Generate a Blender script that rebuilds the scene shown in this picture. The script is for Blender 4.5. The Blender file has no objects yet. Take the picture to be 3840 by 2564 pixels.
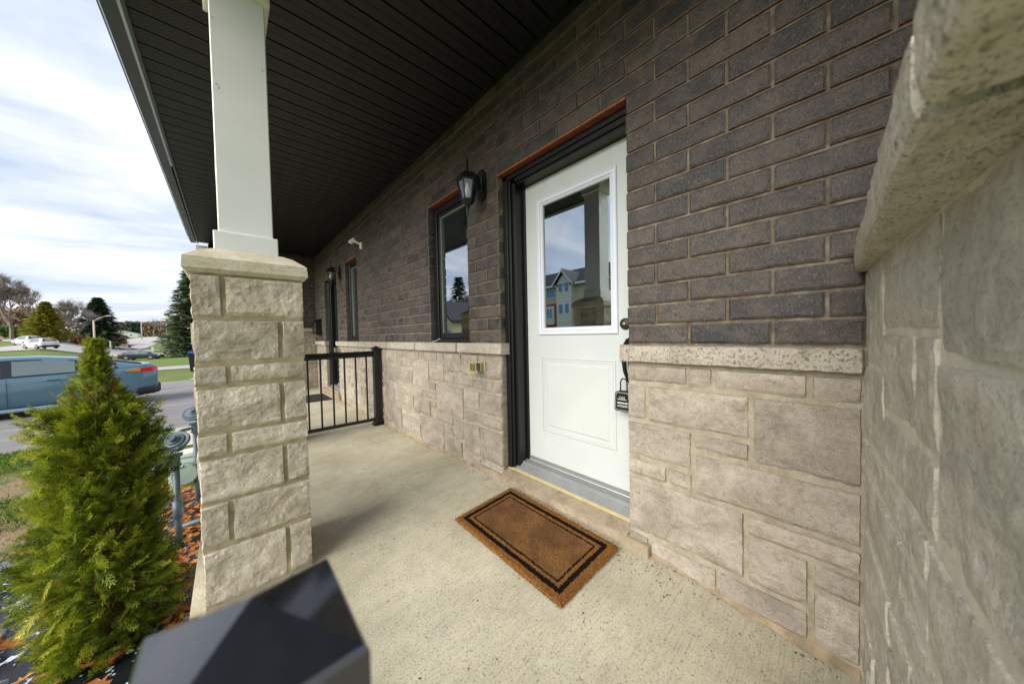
import bpy, math, random
import numpy as np
from mathutils import Vector, Matrix, noise as mnoise

random.seed(7); np.random.seed(7)
sc = bpy.context.scene
C = sc.collection
PI = math.pi
rad = math.radians

# ---------------------------------------------------------------- camera
cam_d = bpy.data.cameras.new("camera"); cam = bpy.data.objects.new("camera", cam_d); C.objects.link(cam)
sc.camera = cam
CAM = Vector((0.0, 0.0, 1.22))
yaw, pitch, roll = 0.7423, 0.0252, -0.0207
f_ = Vector((math.sin(yaw)*math.cos(pitch), math.cos(yaw)*math.cos(pitch), -math.sin(pitch)))
r_ = Vector((math.cos(yaw), -math.sin(yaw), 0)); u_ = r_.cross(f_)
r2 = r_*math.cos(roll) + u_*math.sin(roll); u2 = -r_*math.sin(roll) + u_*math.cos(roll)
M = Matrix((r2, u2, -f_)).transposed().to_4x4(); M.translation = CAM
cam.matrix_world = M
cam_d.sensor_width = 36; cam_d.lens = 36*1161.9/3840
cam_d.clip_start = 0.01; cam_d.clip_end = 3000
cam_d.dof.use_dof = True; cam_d.dof.focus_distance = 1.9; cam_d.dof.aperture_fstop = 2.9

# ---------------------------------------------------------------- view
sc.view_settings.view_transform = 'Standard'; sc.view_settings.look = 'None'
sc.view_settings.exposure = 0.98; sc.view_settings.gamma = 1.0
try: sc.view_settings.use_curve_mapping = False
except Exception: pass
SUN_EL, SUN_AZ = 31.0, -97.0         # azimuth measured from +y towards +x (so the sun stands over the street)

# ---------------------------------------------------------------- node helpers
class NT:
    def __init__(s, nt): s.nt = nt; s.n = nt.nodes; s.l = nt.links
    def new(s, t, **kw):
        n = s.n.new(t)
        for k, v in kw.items(): setattr(n, k, v)
        return n
    def set(s, sock, v):
        if isinstance(v, bpy.types.NodeSocket): s.l.new(v, sock)
        elif v is not None:
            if hasattr(sock, 'default_value'):
                try: sock.default_value = v
                except Exception: sock.default_value = (v, v, v)
    def math(s, op, a, b=None, c=None, clamp=False):
        n = s.new('ShaderNodeMath', operation=op); n.use_clamp = clamp
        s.set(n.inputs[0], a)
        if b is not None: s.set(n.inputs[1], b)
        if c is not None: s.set(n.inputs[2], c)
        return n.outputs[0]
    def noise(s, vec, scale, detail=4, rough=.55, dist=0.0, col=False):
        n = s.new('ShaderNodeTexNoise'); s.set(n.inputs['Vector'], vec)
        n.inputs['Scale'].default_value = scale; n.inputs['Detail'].default_value = detail
        n.inputs['Roughness'].default_value = rough; n.inputs['Distortion'].default_value = dist
        return n.outputs['Color'] if col else n.outputs['Fac']
    def voro(s, vec, scale, feature='F1', out='Distance'):
        n = s.new('ShaderNodeTexVoronoi', feature=feature); s.set(n.inputs['Vector'], vec)
        n.inputs['Scale'].default_value = scale
        return n.outputs[out]
    def ramp(s, fac, stops, interp='LINEAR'):
        n = s.new('ShaderNodeValToRGB'); s.set(n.inputs[0], fac); n.color_ramp.interpolation = interp
        e = n.color_ramp.elements
        while len(e) < len(stops): e.new(.5)
        for i, (p, c) in enumerate(stops):
            e[i].position = p
            if not isinstance(c, (tuple, list)): c = (c, c, c)
            e[i].color = (*c[:3], 1)
        return n.outputs[0]
    def mix(s, fac, a, b, mode='MIX'):
        n = s.new('ShaderNodeMix', data_type='RGBA', blend_type=mode)
        s.set(n.inputs[0], fac)
        for i, v in ((6, a), (7, b)):
            if isinstance(v, (tuple, list)): v = (*v[:3], 1)
            s.set(n.inputs[i], v)
        return n.outputs[2]
    def mapping(s, vec, scale=(1, 1, 1), rot=(0, 0, 0), loc=(0, 0, 0)):
        n = s.new('ShaderNodeMapping'); s.set(n.inputs[0], vec)
        n.inputs[1].default_value = loc; n.inputs[2].default_value = rot; n.inputs[3].default_value = scale
        return n.outputs[0]
    def bump(s, h, strength=.5, dist=.01, normal=None):
        n = s.new('ShaderNodeBump'); n.inputs['Strength'].default_value = strength
        n.inputs['Distance'].default_value = dist; s.set(n.inputs['Height'], h)
        if normal is not None: s.set(n.inputs['Normal'], normal)
        return n.outputs[0]
    def sep(s, v):
        n = s.new('ShaderNodeSeparateXYZ'); s.set(n.inputs[0], v); return n.outputs
    def comb(s, x, y, z):
        n = s.new('ShaderNodeCombineXYZ')
        for i, v in enumerate((x, y, z)): s.set(n.inputs[i], v)
        return n.outputs[0]
    def attr(s, name):
        return s.new('ShaderNodeAttribute', attribute_name=name)

# ---------------------------------------------------------------- world
w = bpy.data.worlds.new("World"); sc.world = w; w.use_nodes = True
nt = NT(w.node_tree); nt.n.clear()
out = nt.new('ShaderNodeOutputWorld'); bg = nt.new('ShaderNodeBackground'); nt.l.new(bg.outputs[0], out.inputs[0])
sky = nt.new('ShaderNodeTexSky'); sky.sky_type = 'NISHITA'; sky.sun_disc = False
sky.sun_elevation = rad(SUN_EL); sky.sun_rotation = rad(SUN_AZ); sky.air_density = 1.0; sky.dust_density = 1.5
tc = nt.new('ShaderNodeTexCoord')
sx, sy, sz = nt.sep(tc.outputs['Generated'])
den = nt.math('ADD', nt.math('MAXIMUM', sz, 0.0), 0.16)
p = nt.comb(nt.math('DIVIDE', sx, den), nt.math('DIVIDE', sy, den), 0.0)
pm = nt.mapping(p, scale=(.40, 1.05, 1), rot=(0, 0, rad(-12)), loc=(3.1, 1.7, .3))
c1 = nt.noise(pm, 1.0, 7, .55, .5)
c2 = nt.noise(nt.mapping(p, scale=(1.1, 1.8, 1), loc=(8, 2, 1)), 1.1, 6, .6, .4)
cf = nt.math('ADD', nt.math('MULTIPLY', c1, .68), nt.math('MULTIPLY', c2, .32))
cover = nt.ramp(cf, [(.34, 0.35), (.47, .86), (.56, 1.0)])
shade = nt.ramp(cf, [(.34, (3.3, 4.2, 5.7)), (.45, (4.1, 4.8, 6.1)), (.525, (5.6, 6.0, 6.8)), (.60, (7.5, 7.5, 7.6)), (.69, (6.3, 6.6, 7.1)), (.80, (4.8, 5.2, 6.0))])
hz = nt.ramp(sz, [(0.0, 1.0), (.30, .35), (.75, 0.0)])
shade = nt.mix(nt.math('MULTIPLY', hz, .35), shade, (7.2, 7.3, 7.5))
skym = nt.mix(cover, sky.outputs[0], shade)
nt.l.new(skym, bg.inputs['Color']); bg.inputs['Strength'].default_value = 0.085

sd = bpy.data.lights.new("sun", 'SUN'); sd.energy = 3.0; sd.angle = rad(56); sd.color = (1.0, .95, .86)
so = bpy.data.objects.new("sun", sd); C.objects.link(so)
az = rad(SUN_AZ); el = rad(SUN_EL)
sdir = Vector((math.sin(az)*math.cos(el), math.cos(az)*math.cos(el), math.sin(el)))
so.rotation_euler = sdir.to_track_quat('Z', 'Y').to_euler(); so.location = sdir*30

# ---------------------------------------------------------------- materials
MATS = {}
def mat(name, fn=None, **kw):
    if name in MATS: return MATS[name]
    m = bpy.data.materials.new(name); m.use_nodes = True; MATS[name] = m
    t = NT(m.node_tree); b = t.n['Principled BSDF']
    for k, v in kw.items():
        s = b.inputs[k]
        s.default_value = (*v, 1) if isinstance(v, tuple) and len(v) == 3 and s.type == 'RGBA' else v
    if fn: fn(t, b, m)
    return m
def simple(name, col, rough=.6, metal=0.0, bump=0.0, bscale=200, var=.0, vscale=8, spec=.5, speck=None, coat=0.0):
    def fn(t, b, m):
        tcn = t.new('ShaderNodeTexCoord').outputs['Object']
        b.inputs['Roughness'].default_value = rough; b.inputs['Metallic'].default_value = metal
        b.inputs['Specular IOR Level'].default_value = spec
        b.inputs['Coat Weight'].default_value = coat
        c = (*col, 1)
        if var:
            n = t.noise(tcn, vscale, 5, .6)
            c = t.mix(t.ramp(n, [(.3, 0), (.7, 1)]), tuple(x*(1-var) for x in col), tuple(min(1, x*(1+var)) for x in col))
        if speck:
            v = t.noise(tcn, speck[0], 2, .5)
            c = t.mix(t.ramp(v, [(speck[1], 0), (speck[1]+.02, 1)]), c, speck[2])
        t.set(b.inputs['Base Color'], c)
        if var:
            r = t.noise(tcn, vscale*3, 4, .6)
            t.set(b.inputs['Roughness'], t.ramp(r, [(.3, max(0, rough-.1)), (.7, min(1, rough+.1))]))
        if bump: t.set(b.inputs['Normal'], t.bump(t.noise(tcn, bscale, 4, .6), bump, .002))
    return mat(name, fn)

def m_brick(t, b, m):
    o = t.new('ShaderNodeTexCoord').outputs['Object']
    oi = t.new('ShaderNodeObjectInfo').outputs['Random']
    rn = t.attr('rnd').outputs['Fac']
    r = t.math('FRACT', t.math('ADD', oi, rn))
    base = t.ramp(r, [(0, (.031, .024, .020)), (.18, (.064, .048, .038)), (.36, (.038, .030, .026)), (.50, (.016, .017, .020)), (.62, (.090, .069, .055)), (.76, (.021, .020, .022)), (.88, (.054, .040, .031)), (1, (.034, .027, .023))])
    ov = t.new('ShaderNodeVectorMath', operation='ADD'); t.l.new(o, ov.inputs[0])
    t.l.new(t.comb(t.math('MULTIPLY', r, 37.0), 0.0, t.math('MULTIPLY', r, 11.0)), ov.inputs[1]); q = ov.outputs[0]
    n1 = t.noise(q, 9, 5, .65); n2 = t.noise(t.mapping(q, scale=(1, 1, .45)), 150, 3, .75); n3 = t.noise(q, 26, 4, .7)
    c = t.mix(t.ramp(n1, [(.42, 0), (.62, .6)]), base, (.122, .098, .081))
    c = t.mix(t.ramp(n3, [(.50, 0), (.64, .7)]), c, (.020, .021, .024))
    c = t.mix(t.ramp(n2, [(.32, .85), (.46, 0), (.58, 0), (.72, .7)]), c, t.mix(t.ramp(n2, [(.45, 0), (.55, 1)]), (.007, .006, .005), (.30, .245, .20)))
    e = t.attr('edge').outputs['Fac']
    ef = t.math('MULTIPLY', t.ramp(e, [(.25, 0), (1, 1)]), t.ramp(n3, [(.35, .1), (.6, .75)]))
    c = t.mix(ef, c, (.100, .112, .125))
    sp = t.noise(q, 75, 2, .5)
    c = t.mix(t.ramp(sp, [(.735, 0), (.765, .85)]), c, (.42, .12, .035))
    t.set(b.inputs['Base Color'], c); t.set(b.inputs['Roughness'], t.ramp(n1, [(.3, .38), (.7, .60)])); b.inputs['Specular IOR Level'].default_value = .5
    h = t.math('ADD', t.math('MULTIPLY', n2, .8), t.math('MULTIPLY', t.noise(q, 60, 4, .6), .6))
    t.set(b.inputs['Normal'], t.bump(h, .9, .005))
def m_brickbody(t, b, m):
    o = t.new('ShaderNodeTexCoord').outputs['Object']
    n = t.noise(o, 40, 4, .6)
    t.set(b.inputs['Base Color'], t.ramp(n, [(.3, (.14, .045, .018)), (.7, (.36, .115, .035))])); b.inputs['Roughness'].default_value = .85
def m_mortar(t, b, m):
    o = t.new('ShaderNodeTexCoord').outputs['Object']
    n = t.noise(o, 18, 5, .6); n2 = t.noise(o, 300, 3, .6)
    c = t.ramp(n, [(.3, (.088, .060, .038)), (.5, (.160, .128, .088)), (.75, (.29, .25, .18))])
    t.set(b.inputs['Base Color'], c); b.inputs['Roughness'].default_value = .95
    t.set(b.inputs['Normal'], t.bump(n2, .6, .003))
def m_smortar(t, b, m):
    o = t.new('ShaderNodeTexCoord').outputs['Object']
    n = t.noise(o, 16, 5, .65); n2 = t.noise(o, 240, 3, .7)
    c = t.ramp(n, [(.3, (.27, .225, .155)), (.55, (.38, .345, .265)), (.8, (.48, .445, .36))])
    c = t.mix(t.ramp(n2, [(.35, .4), (.5, 0)]), c, (.2, .16, .10))
    t.set(b.inputs['Base Color'], c); b.inputs['Roughness'].default_value = .95
    t.set(b.inputs['Normal'], t.bump(t.math('ADD', n, n2), .8, .005))
def stone_fn(cols, pit=0.0, bump=.7):
    def fn(t, b, m):
        o = t.new('ShaderNodeTexCoord').outputs['Object']
        oi = t.new('ShaderNodeObjectInfo').outputs['Random']
        ov = t.new('ShaderNodeVectorMath', operation='ADD'); t.l.new(o, ov.inputs[0])
        t.l.new(t.comb(t.math('MULTIPLY', oi, 31.0), t.math('MULTIPLY', oi, 7.0), 0.0), ov.inputs[1]); q = ov.outputs[0]
        n1 = t.noise(q, 7, 6, .65, .6); n2 = t.noise(q, 45, 5, .65); n3 = t.noise(q, 260, 3, .7)
        c = t.ramp(n1, [(.28, cols[0]), (.5, cols[1]), (.72, cols[2])])
        c = t.mix(t.ramp(n2, [(.35, .35), (.5, 0), (.6, 0), (.8, .3)]), c, t.mix(t.ramp(n2, [(.4, 0), (.6, 1)]), tuple(x*.55 for x in cols[0]), tuple(min(1, x*1.3) for x in cols[2])))
        st_ = t.noise(t.mapping(q, scale=(2, 2, 14)), 1.6, 5, .7, 1.0)
        c = t.mix(t.ramp(st_, [(.34, .22), (.46, 0), (.56, 0), (.68, .16)]), c, t.mix(t.ramp(st_, [(.45, 0), (.55, 1)]), tuple(x*.62 for x in cols[0]), tuple(min(1, x*1.18) for x in cols[2])))
        c = t.mix(t.ramp(n3, [(.34, .6), (.45, 0), (.58, 0), (.72, .5)]), c, t.mix(t.ramp(n3, [(.4, 0), (.6, 1)]), (.12, .10, .08), (.66, .62, .55)))
        v = t.math('MULTIPLY', t.math('SUBTRACT', oi, .5), .28)
        hs = t.new('ShaderNodeHueSaturation'); t.l.new(c, hs.inputs['Color']); t.set(hs.inputs['Value'], t.math('ADD', v, 1.0)); c = hs.outputs[0]
        hgt = t.math('ADD', t.math('MULTIPLY', n1, 1.0), t.math('ADD', t.math('MULTIPLY', n2, .6), t.math('MULTIPLY', n3, .22)))
        if pit:
            p = t.noise(t.mapping(q, scale=(1, 1.6, 1), rot=(.4, .5, .3)), 105, 3, .6, .6)
            pf = t.ramp(p, [(.30, 0), (.43, 1)])
            c = t.mix(t.ramp(pf, [(0, .55), (1, 0)]), c, (.15, .125, .095))
            hgt = t.math('ADD', hgt, t.math('MULTIPLY', pf, pit))
        t.set(b.inputs['Base Color'], c); b.inputs['Roughness'].default_value = .88
        b.inputs['Specular IOR Level'].default_value = .25
        t.set(b.inputs['Normal'], t.bump(hgt, bump, .012))
    return fn
def m_concrete(t, b, m):
    o = t.new('ShaderNodeTexCoord').outputs['Object']
    n1 = t.noise(o, 2.2, 6, .6); n2 = t.noise(o, 120, 3, .75); n4 = t.noise(o, 11, 6, .65)
    br = t.noise(t.mapping(o, scale=(7, 170, 1)), 1.0, 3, .6)
    c = t.ramp(n1, [(.3, (.40, .365, .265)), (.5, (.50, .462, .345)), (.7, (.585, .545, .42))])
    c = t.mix(t.ramp(n4, [(.42, 0), (.75, .42)]), c, (.30, .285, .235))
    c = t.mix(t.ramp(br, [(.35, .35), (.5, 0)]), c, (.26, .235, .17))
    c = t.mix(t.ramp(n2, [(.30, .9), (.44, 0), (.58, 0), (.74, .6)]), c, t.mix(t.ramp(n2, [(.4, 0), (.6, 1)]), (.09, .075, .045), (.72, .68, .57)))
    sp = t.voro(o, 46); spn = t.noise(o, 14, 2, .5)
    c = t.mix(t.math('MULTIPLY', t.ramp(sp, [(.06, 1), (.10, 0)]), t.ramp(spn, [(.55, 0), (.6, .9)])), c, (.05, .04, .028))
    st = t.noise(o, 1.3, 5, .7, 1.2)
    c = t.mix(t.ramp(st, [(.60, 0), (.72, .35)]), c, (.20, .17, .115))
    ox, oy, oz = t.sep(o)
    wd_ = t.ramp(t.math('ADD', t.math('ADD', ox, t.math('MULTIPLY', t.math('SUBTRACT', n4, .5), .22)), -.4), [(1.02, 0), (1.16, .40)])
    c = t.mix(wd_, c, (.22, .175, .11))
    sp2 = t.voro(o, 7.5); spn2 = t.noise(o, 3.1, 2, .5)
    c = t.mix(t.math('MULTIPLY', t.ramp(sp2, [(.05, 1), (.13, 0)]), t.ramp(spn2, [(.52, 0), (.6, .45)])), c, (.16, .135, .09))
    t.set(b.inputs['Base Color'], c); b.inputs['Roughness'].default_value = .9; b.inputs['Specular IOR Level'].default_value = .25
    h = t.math('ADD', t.math('MULTIPLY', n2, .7), t.math('MULTIPLY', br, .9))
    t.set(b.inputs['Normal'], t.bump(h, .9, .005))
def m_mat(t, b, m):
    o = t.new('ShaderNodeTexCoord').outputs['Object']
    x, y, z = t.sep(o)
    nz = t.noise(o, 120, 2, .6); jit = t.math('ADD', t.math('MULTIPLY', t.math('SUBTRACT', nz, .5), .026), t.math('MULTIPLY', t.math('SUBTRACT', t.noise(o, 22, 2, .5), .5), .010))
    dx = t.math('SUBTRACT', .255, t.math('ABSOLUTE', x)); dy = t.math('SUBTRACT', .447, t.math('ABSOLUTE', y))
    d = t.math('ADD', t.math('MINIMUM', dx, dy), jit)
    band = lambda a, c_: t.math('MULTIPLY', t.math('GREATER_THAN', d, a), t.math('LESS_THAN', d, c_))
    blk = t.math('MAXIMUM', band(.040, .068), band(.088, .099))
    n1 = t.noise(o, 240, 3, .75); n2 = t.noise(o, 5, 4, .6)
    coir = t.ramp(n1, [(.32, (.022, .009, .003)), (.48, (.15, .060, .014)), (.68, (.52, .26, .075))])
    dirt = t.math('MULTIPLY', t.ramp(n2, [(.42, 0), (.56, .8)]), t.math('GREATER_THAN', d, .09))
    coir = t.mix(dirt, coir, (.075, .030, .009))
    coir = t.mix(t.math('MULTIPLY', t.math('GREATER_THAN', d, .1), .40), coir, t.ramp(n1, [(.38, (.035, .018, .010)), (.64, (.33, .19, .10))]))
    c = t.mix(t.math('MULTIPLY', blk, t.ramp(n1, [(.6, 1), (.75, .8)])), coir, (.006, .005, .005))
    t.set(b.inputs['Base Color'], c); b.inputs['Roughness'].default_value = .95; b.inputs['Specular IOR Level'].default_value = .1
    t.set(b.inputs['Normal'], t.bump(t.noise(o, 260, 3, .8), 1.0, .004))
def m_asphalt(t, b, m):
    o = t.new('ShaderNodeTexCoord').outputs['Object']
    n1 = t.noise(t.mapping(o, scale=(1.0, 2.5, 1)), 1.2, 6, .65); n2 = t.noise(o, 60, 3, .7)
    c = t.ramp(n1, [(.3, (.15, .14, .14)), (.5, (.23, .215, .21)), (.7, (.31, .29, .275))])
    c = t.mix(t.ramp(n2, [(.35, .5), (.5, 0), (.65, 0), (.8, .3)]), c, t.mix(t.ramp(n2, [(.4, 0), (.6, 1)]), (.05, .05, .05), (.42, .4, .38)))
    t.set(b.inputs['Base Color'], c); b.inputs['Roughness'].default_value = .9
    t.set(b.inputs['Normal'], t.bump(n2, .6, .01))
def m_grass(t, b, m):
    o = t.new('ShaderNodeTexCoord').outputs['Object']
    n1 = t.noise(o, .55, 5, .6); n2 = t.noise(o, 30, 4, .7); n3 = t.noise(o, .05, 3, .5)
    c = t.ramp(n2, [(.3, (.05, .115, .012)), (.55, (.115, .22, .02)), (.75, (.21, .29, .04))])
    c = t.mix(t.ramp(n1, [(.50, 0), (.68, .8)]), c, (.24, .17, .055))
    c = t.mix(t.ramp(n3, [(.4, 0), (.6, .5)]), c, (.15, .13, .03))
    t.set(b.inputs['Base Color'], c); b.inputs['Roughness'].default_value = .95
    t.set(b.inputs['Normal'], t.bump(n2, 1, .03))
def m_drysoil(t, b, m):
    o = t.new('ShaderNodeTexCoord').outputs['Object']
    n1 = t.noise(o, 3, 6, .7); n2 = t.noise(o, 60, 4, .75)
    c = t.ramp(n2, [(.3, (.13, .085, .04)), (.5, (.33, .24, .13)), (.7, (.5, .4, .25))])
    c = t.mix(t.ramp(n1, [(.5, 0), (.62, .9)]), c, (.07, .13, .02))
    t.set(b.inputs['Base Color'], c); b.inputs['Roughness'].default_value = .95
    t.set(b.inputs['Normal'], t.bump(n2, 1, .02))
def leaf_fn(cols, trans=.25, rough=.6):
    def fn(t, b, m):
        a = t.attr('rnd').outputs['Fac']
        c = t.ramp(a, [(i/(len(cols)-1), c_) for i, c_ in enumerate(cols)])
        b.inputs['Roughness'].default_value = rough; b.inputs['Specular IOR Level'].default_value = .3
        t.set(b.inputs['Base Color'], c)
        tr = t.new('ShaderNodeBsdfTranslucent'); t.set(tr.inputs[0], c)
        mx = t.new('ShaderNodeMixShader'); mx.inputs[0].default_value = trans
        o = [n for n in t.n if n.type == 'OUTPUT_MATERIAL'][0]
        t.l.new(b.outputs[0], mx.inputs[1]); t.l.new(tr.outputs[0], mx.inputs[2]); t.l.new(mx.outputs[0], o.inputs[0])
    return fn
def m_glass(refl, tint):
    def fn(t, b, m):
        o = [n for n in t.n if n.type == 'OUTPUT_MATERIAL'][0]
        tr = t.new('ShaderNodeBsdfTransparent'); tr.inputs[0].default_value = (*tint, 1)
        g = t.new('ShaderNodeBsdfGlossy'); g.inputs['Roughness'].default_value = .0; g.inputs[0].default_value = (.86, .93, 1, 1)
        mx = t.new('ShaderNodeMixShader')
        fr = t.new('ShaderNodeFresnel'); fr.inputs[0].default_value = 1.5
        f = t.math('ADD', t.math('MULTIPLY', fr.outputs[0], 1.0), refl, clamp=True)
        t.set(mx.inputs[0], f); t.l.new(tr.outputs[0], mx.inputs[1]); t.l.new(g.outputs[0], mx.inputs[2]); t.l.new(mx.outputs[0], o.inputs[0])
    return fn

BRICK = mat('brick_face', m_brick); BRICKB = mat('brick_body', m_brickbody); MORTAR = mat('mortar', m_mortar)
SMORT = mat('stone_mortar', m_smortar)
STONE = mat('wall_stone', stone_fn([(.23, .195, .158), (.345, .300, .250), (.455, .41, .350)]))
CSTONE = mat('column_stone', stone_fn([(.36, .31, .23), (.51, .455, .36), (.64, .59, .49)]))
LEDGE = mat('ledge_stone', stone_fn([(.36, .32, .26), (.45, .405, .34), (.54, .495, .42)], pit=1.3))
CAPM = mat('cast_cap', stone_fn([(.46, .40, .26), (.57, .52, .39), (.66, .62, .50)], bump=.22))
RSTONE = mat('side_wall_stone', stone_fn([(.36, .34, .285), (.50, .475, .41), (.64, .61, .54)]))  # cooler, lighter copy of wall stone; missing sun made up in the colour
SLEDGE = mat('side_ledge_stone', stone_fn([(.46, .42, .33), (.60, .56, .47), (.72, .69, .60)], pit=.8))  # brighter copy of the ledge stone; blocked sun made up in its colour
STEPM = mat('step_stone', stone_fn([(.20, .155, .105), (.29, .235, .165), (.36, .30, .22)], bump=.35))
CONC = mat('porch_concrete', m_concrete)
COIR = mat('coir', m_mat); ASPH = mat('asphalt', m_asphalt); GRASS = mat('grass_ground', m_grass); DRY = mat('dry_soil', m_drysoil)
ROADM = simple('road_surface', (.43, .40, .375), .9, var=.12, vscale=.3)
WALK = simple('pale_concrete', (.52, .47, .37), .9, var=.12, vscale=2, bump=.3)
SIDEC = simple('foundation', (.47, .47, .42), .85, var=.14, vscale=5, bump=.2)
WHITEP = simple('white_cladding', (.72, .745, .72), .48, var=.045, vscale=3.5, bump=.08, bscale=60, speck=(13, .74, (.45, .42, .33)))
WHITET = simple('cream_trim', (.76, .73, .63), .5, var=.03)
DOORW = simple('door_white', (.50, .53, .525), .38, var=.03, vscale=3, bump=.05, bscale=120, speck=(16, .735, (.50, .50, .47)))
LITE = simple('lite_frame', (.60, .64, .73), .4)
BLACKM = simple('black_metal', (.008, .008, .009), .38, bump=.12, bscale=500, var=.2)
RAILM = simple('rail_metal', (.007, .007, .009), .42, bump=.1, bscale=400, var=.2)
FRAMEB = simple('black_frame', (.006, .006, .007), .38, speck=(75, .80, (.55, .55, .52)))
CAPBLK = simple('post_cap_metal', (.006, .008, .012), .55, var=.1, vscale=30, spec=.2, coat=1.0)
for n__ in CAPBLK.node_tree.nodes:
    if n__.type == 'BSDF_PRINCIPLED': n__.inputs['Coat IOR'].default_value = 1.65; n__.inputs['Coat Roughness'].default_value = .09; n__.inputs['IOR'].default_value = 1.5
SOFM = simple('soffit_metal', (.0065, .006, .0065), .45, spec=.45, bump=.05, var=.1, vscale=3, speck=(28, .80, (.12, .11, .10)))
SOFV = simple('soffit_vented', (.013, .013, .014), .5)
HOLE = simple('soffit_hole', (.002, .002, .002), .9)
GUTM = simple('gutter_metal', (.050, .060, .070), .33, var=.06, vscale=2)
GUTS = simple('gutter_silver', (.50, .55, .64), .25, metal=.5)
RUST = simple('rust_lintel', (.17, .035, .014), .7, var=.5, vscale=14, bump=.5, bscale=80)
RUSTO = simple('rust_lip', (.24, .080, .020), .8, var=.4, vscale=30, bump=.6, bscale=90)
def m_alu(t, b, m):
    x, y, z = t.sep(t.new('ShaderNodeTexCoord').outputs['Object'])
    o = t.new('ShaderNodeTexCoord').outputs['Object']
    g = t.math('SINE', t.math('MULTIPLY', x, 2*PI/.0066)); n = t.noise(o, 9, 5, .7)
    c = t.mix(t.ramp(g, [(.62, .75), (.82, 0)]), t.ramp(n, [(.3, (.46, .48, .48)), (.7, (.66, .68, .69))]), (.12, .13, .13))  # dark stripes: shade of the rib grooves put into the colour
    t.set(b.inputs['Base Color'], c); b.inputs['Metallic'].default_value = .25; b.inputs['Roughness'].default_value = .38
ALU = mat('aluminium', m_alu)
YEL = simple('yellow_sealant', (.42, .34, .14), .7, var=.15, vscale=20)
GLASS = mat('window_glass', m_glass(.42, (.45, .50, .47)))
CLEARG = mat('lantern_glass', m_glass(.05, (.85, .88, .86)))
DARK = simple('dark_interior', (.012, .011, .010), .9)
BLIND = simple('blind_fabric', (.40, .38, .24), .8)
VINYL = simple('sash_vinyl', (.20, .25, .20), .4)
BULB = simple('bulb', (.75, .74, .66), .25)
BRASS = simple('brass', (.75, .55, .22), .3, metal=1)
WHITEPL = simple('white_plastic', (.78, .77, .72), .4)
PAPER = simple('paper', (.78, .80, .78), .7); PAPERB = simple('pale_blue_card', (.50, .60, .62), .6)
YCLEAR = mat('yellowed_plastic', m_glass(.16, (.80, .80, .55)))
YEDGE = simple('yellow_plastic', (.34, .33, .15), .35)
OUTG = simple('outlet_grey', (.12, .14, .15), .5)
BLUEG = simple('meter_grey', (.075, .115, .145), .42, var=.2, vscale=20, bump=.2, bscale=120)
METERG = simple('meter_body', (.34, .44, .38), .45, var=.1)
RUBBERM = simple('black_matt', (.010, .010, .011), .75)
FOLI = mat('cedar_foliage', leaf_fn([(.028, .050, .006), (.085, .135, .010), (.20, .26, .016), (.37, .40, .028), (.60, .54, .07)], .4))
BARK = simple('cedar_bark', (.23, .09, .038), .8, var=.35, vscale=40, bump=.5, bscale=60)
LEAFM = mat('dead_leaf', leaf_fn([(.10, .035, .012), (.28, .085, .02), (.46, .16, .03), (.60, .27, .05), (.50, .32, .14)], .2))
BLADEM = mat('grass_blade', leaf_fn([(.045, .11, .012), (.09, .20, .02), (.16, .26, .03), (.33, .28, .10)], .3))
STRAWM = mat('dry_grass', leaf_fn([(.24, .16, .07), (.38, .27, .13), (.52, .40, .22)], .25))
SPRUCE = mat('spruce_needles', leaf_fn([(.012, .032, .018), (.03, .06, .028), (.055, .092, .04), (.09, .12, .05)], .12))
BSPRUCE = mat('blue_spruce_needles', leaf_fn([(.05, .075, .04), (.10, .14, .07), (.17, .22, .12), (.25, .29, .17)], .2))
YCON = mat('gold_conifer', leaf_fn([(.09, .12, .008), (.20, .22, .012), (.36, .34, .02), (.30, .19, .03)], .3))
TWIG = mat('twigs', leaf_fn([(.16, .14, .16), (.26, .22, .21), (.36, .30, .27)], 0))
TWIGB = mat('brown_twigs', leaf_fn([(.17, .10, .07), (.28, .18, .12), (.37, .26, .17)], 0))
TWIGO = mat('olive_twigs', leaf_fn([(.06, .07, .035), (.12, .12, .06), (.20, .17, .10)], 0))
REDH = mat('red_hedge', leaf_fn([(.10, .03, .02), (.19, .06, .04), (.25, .11, .06)], .1))
HEDGEG = mat('green_hedge', leaf_fn([(.025, .06, .01), (.05, .10, .016), (.09, .14, .025)], .1))
ROCK = simple('grey_rock', (.26, .28, .31), .85, var=.4, vscale=9, bump=.8, bscale=25)
FABRIC = simple('landscape_fabric', (.012, .014, .018), .35, bump=.8, bscale=18, speck=(22, .62, (.62, .72, .88)))  # pale blue specks are glints painted into the fabric colour

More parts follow.
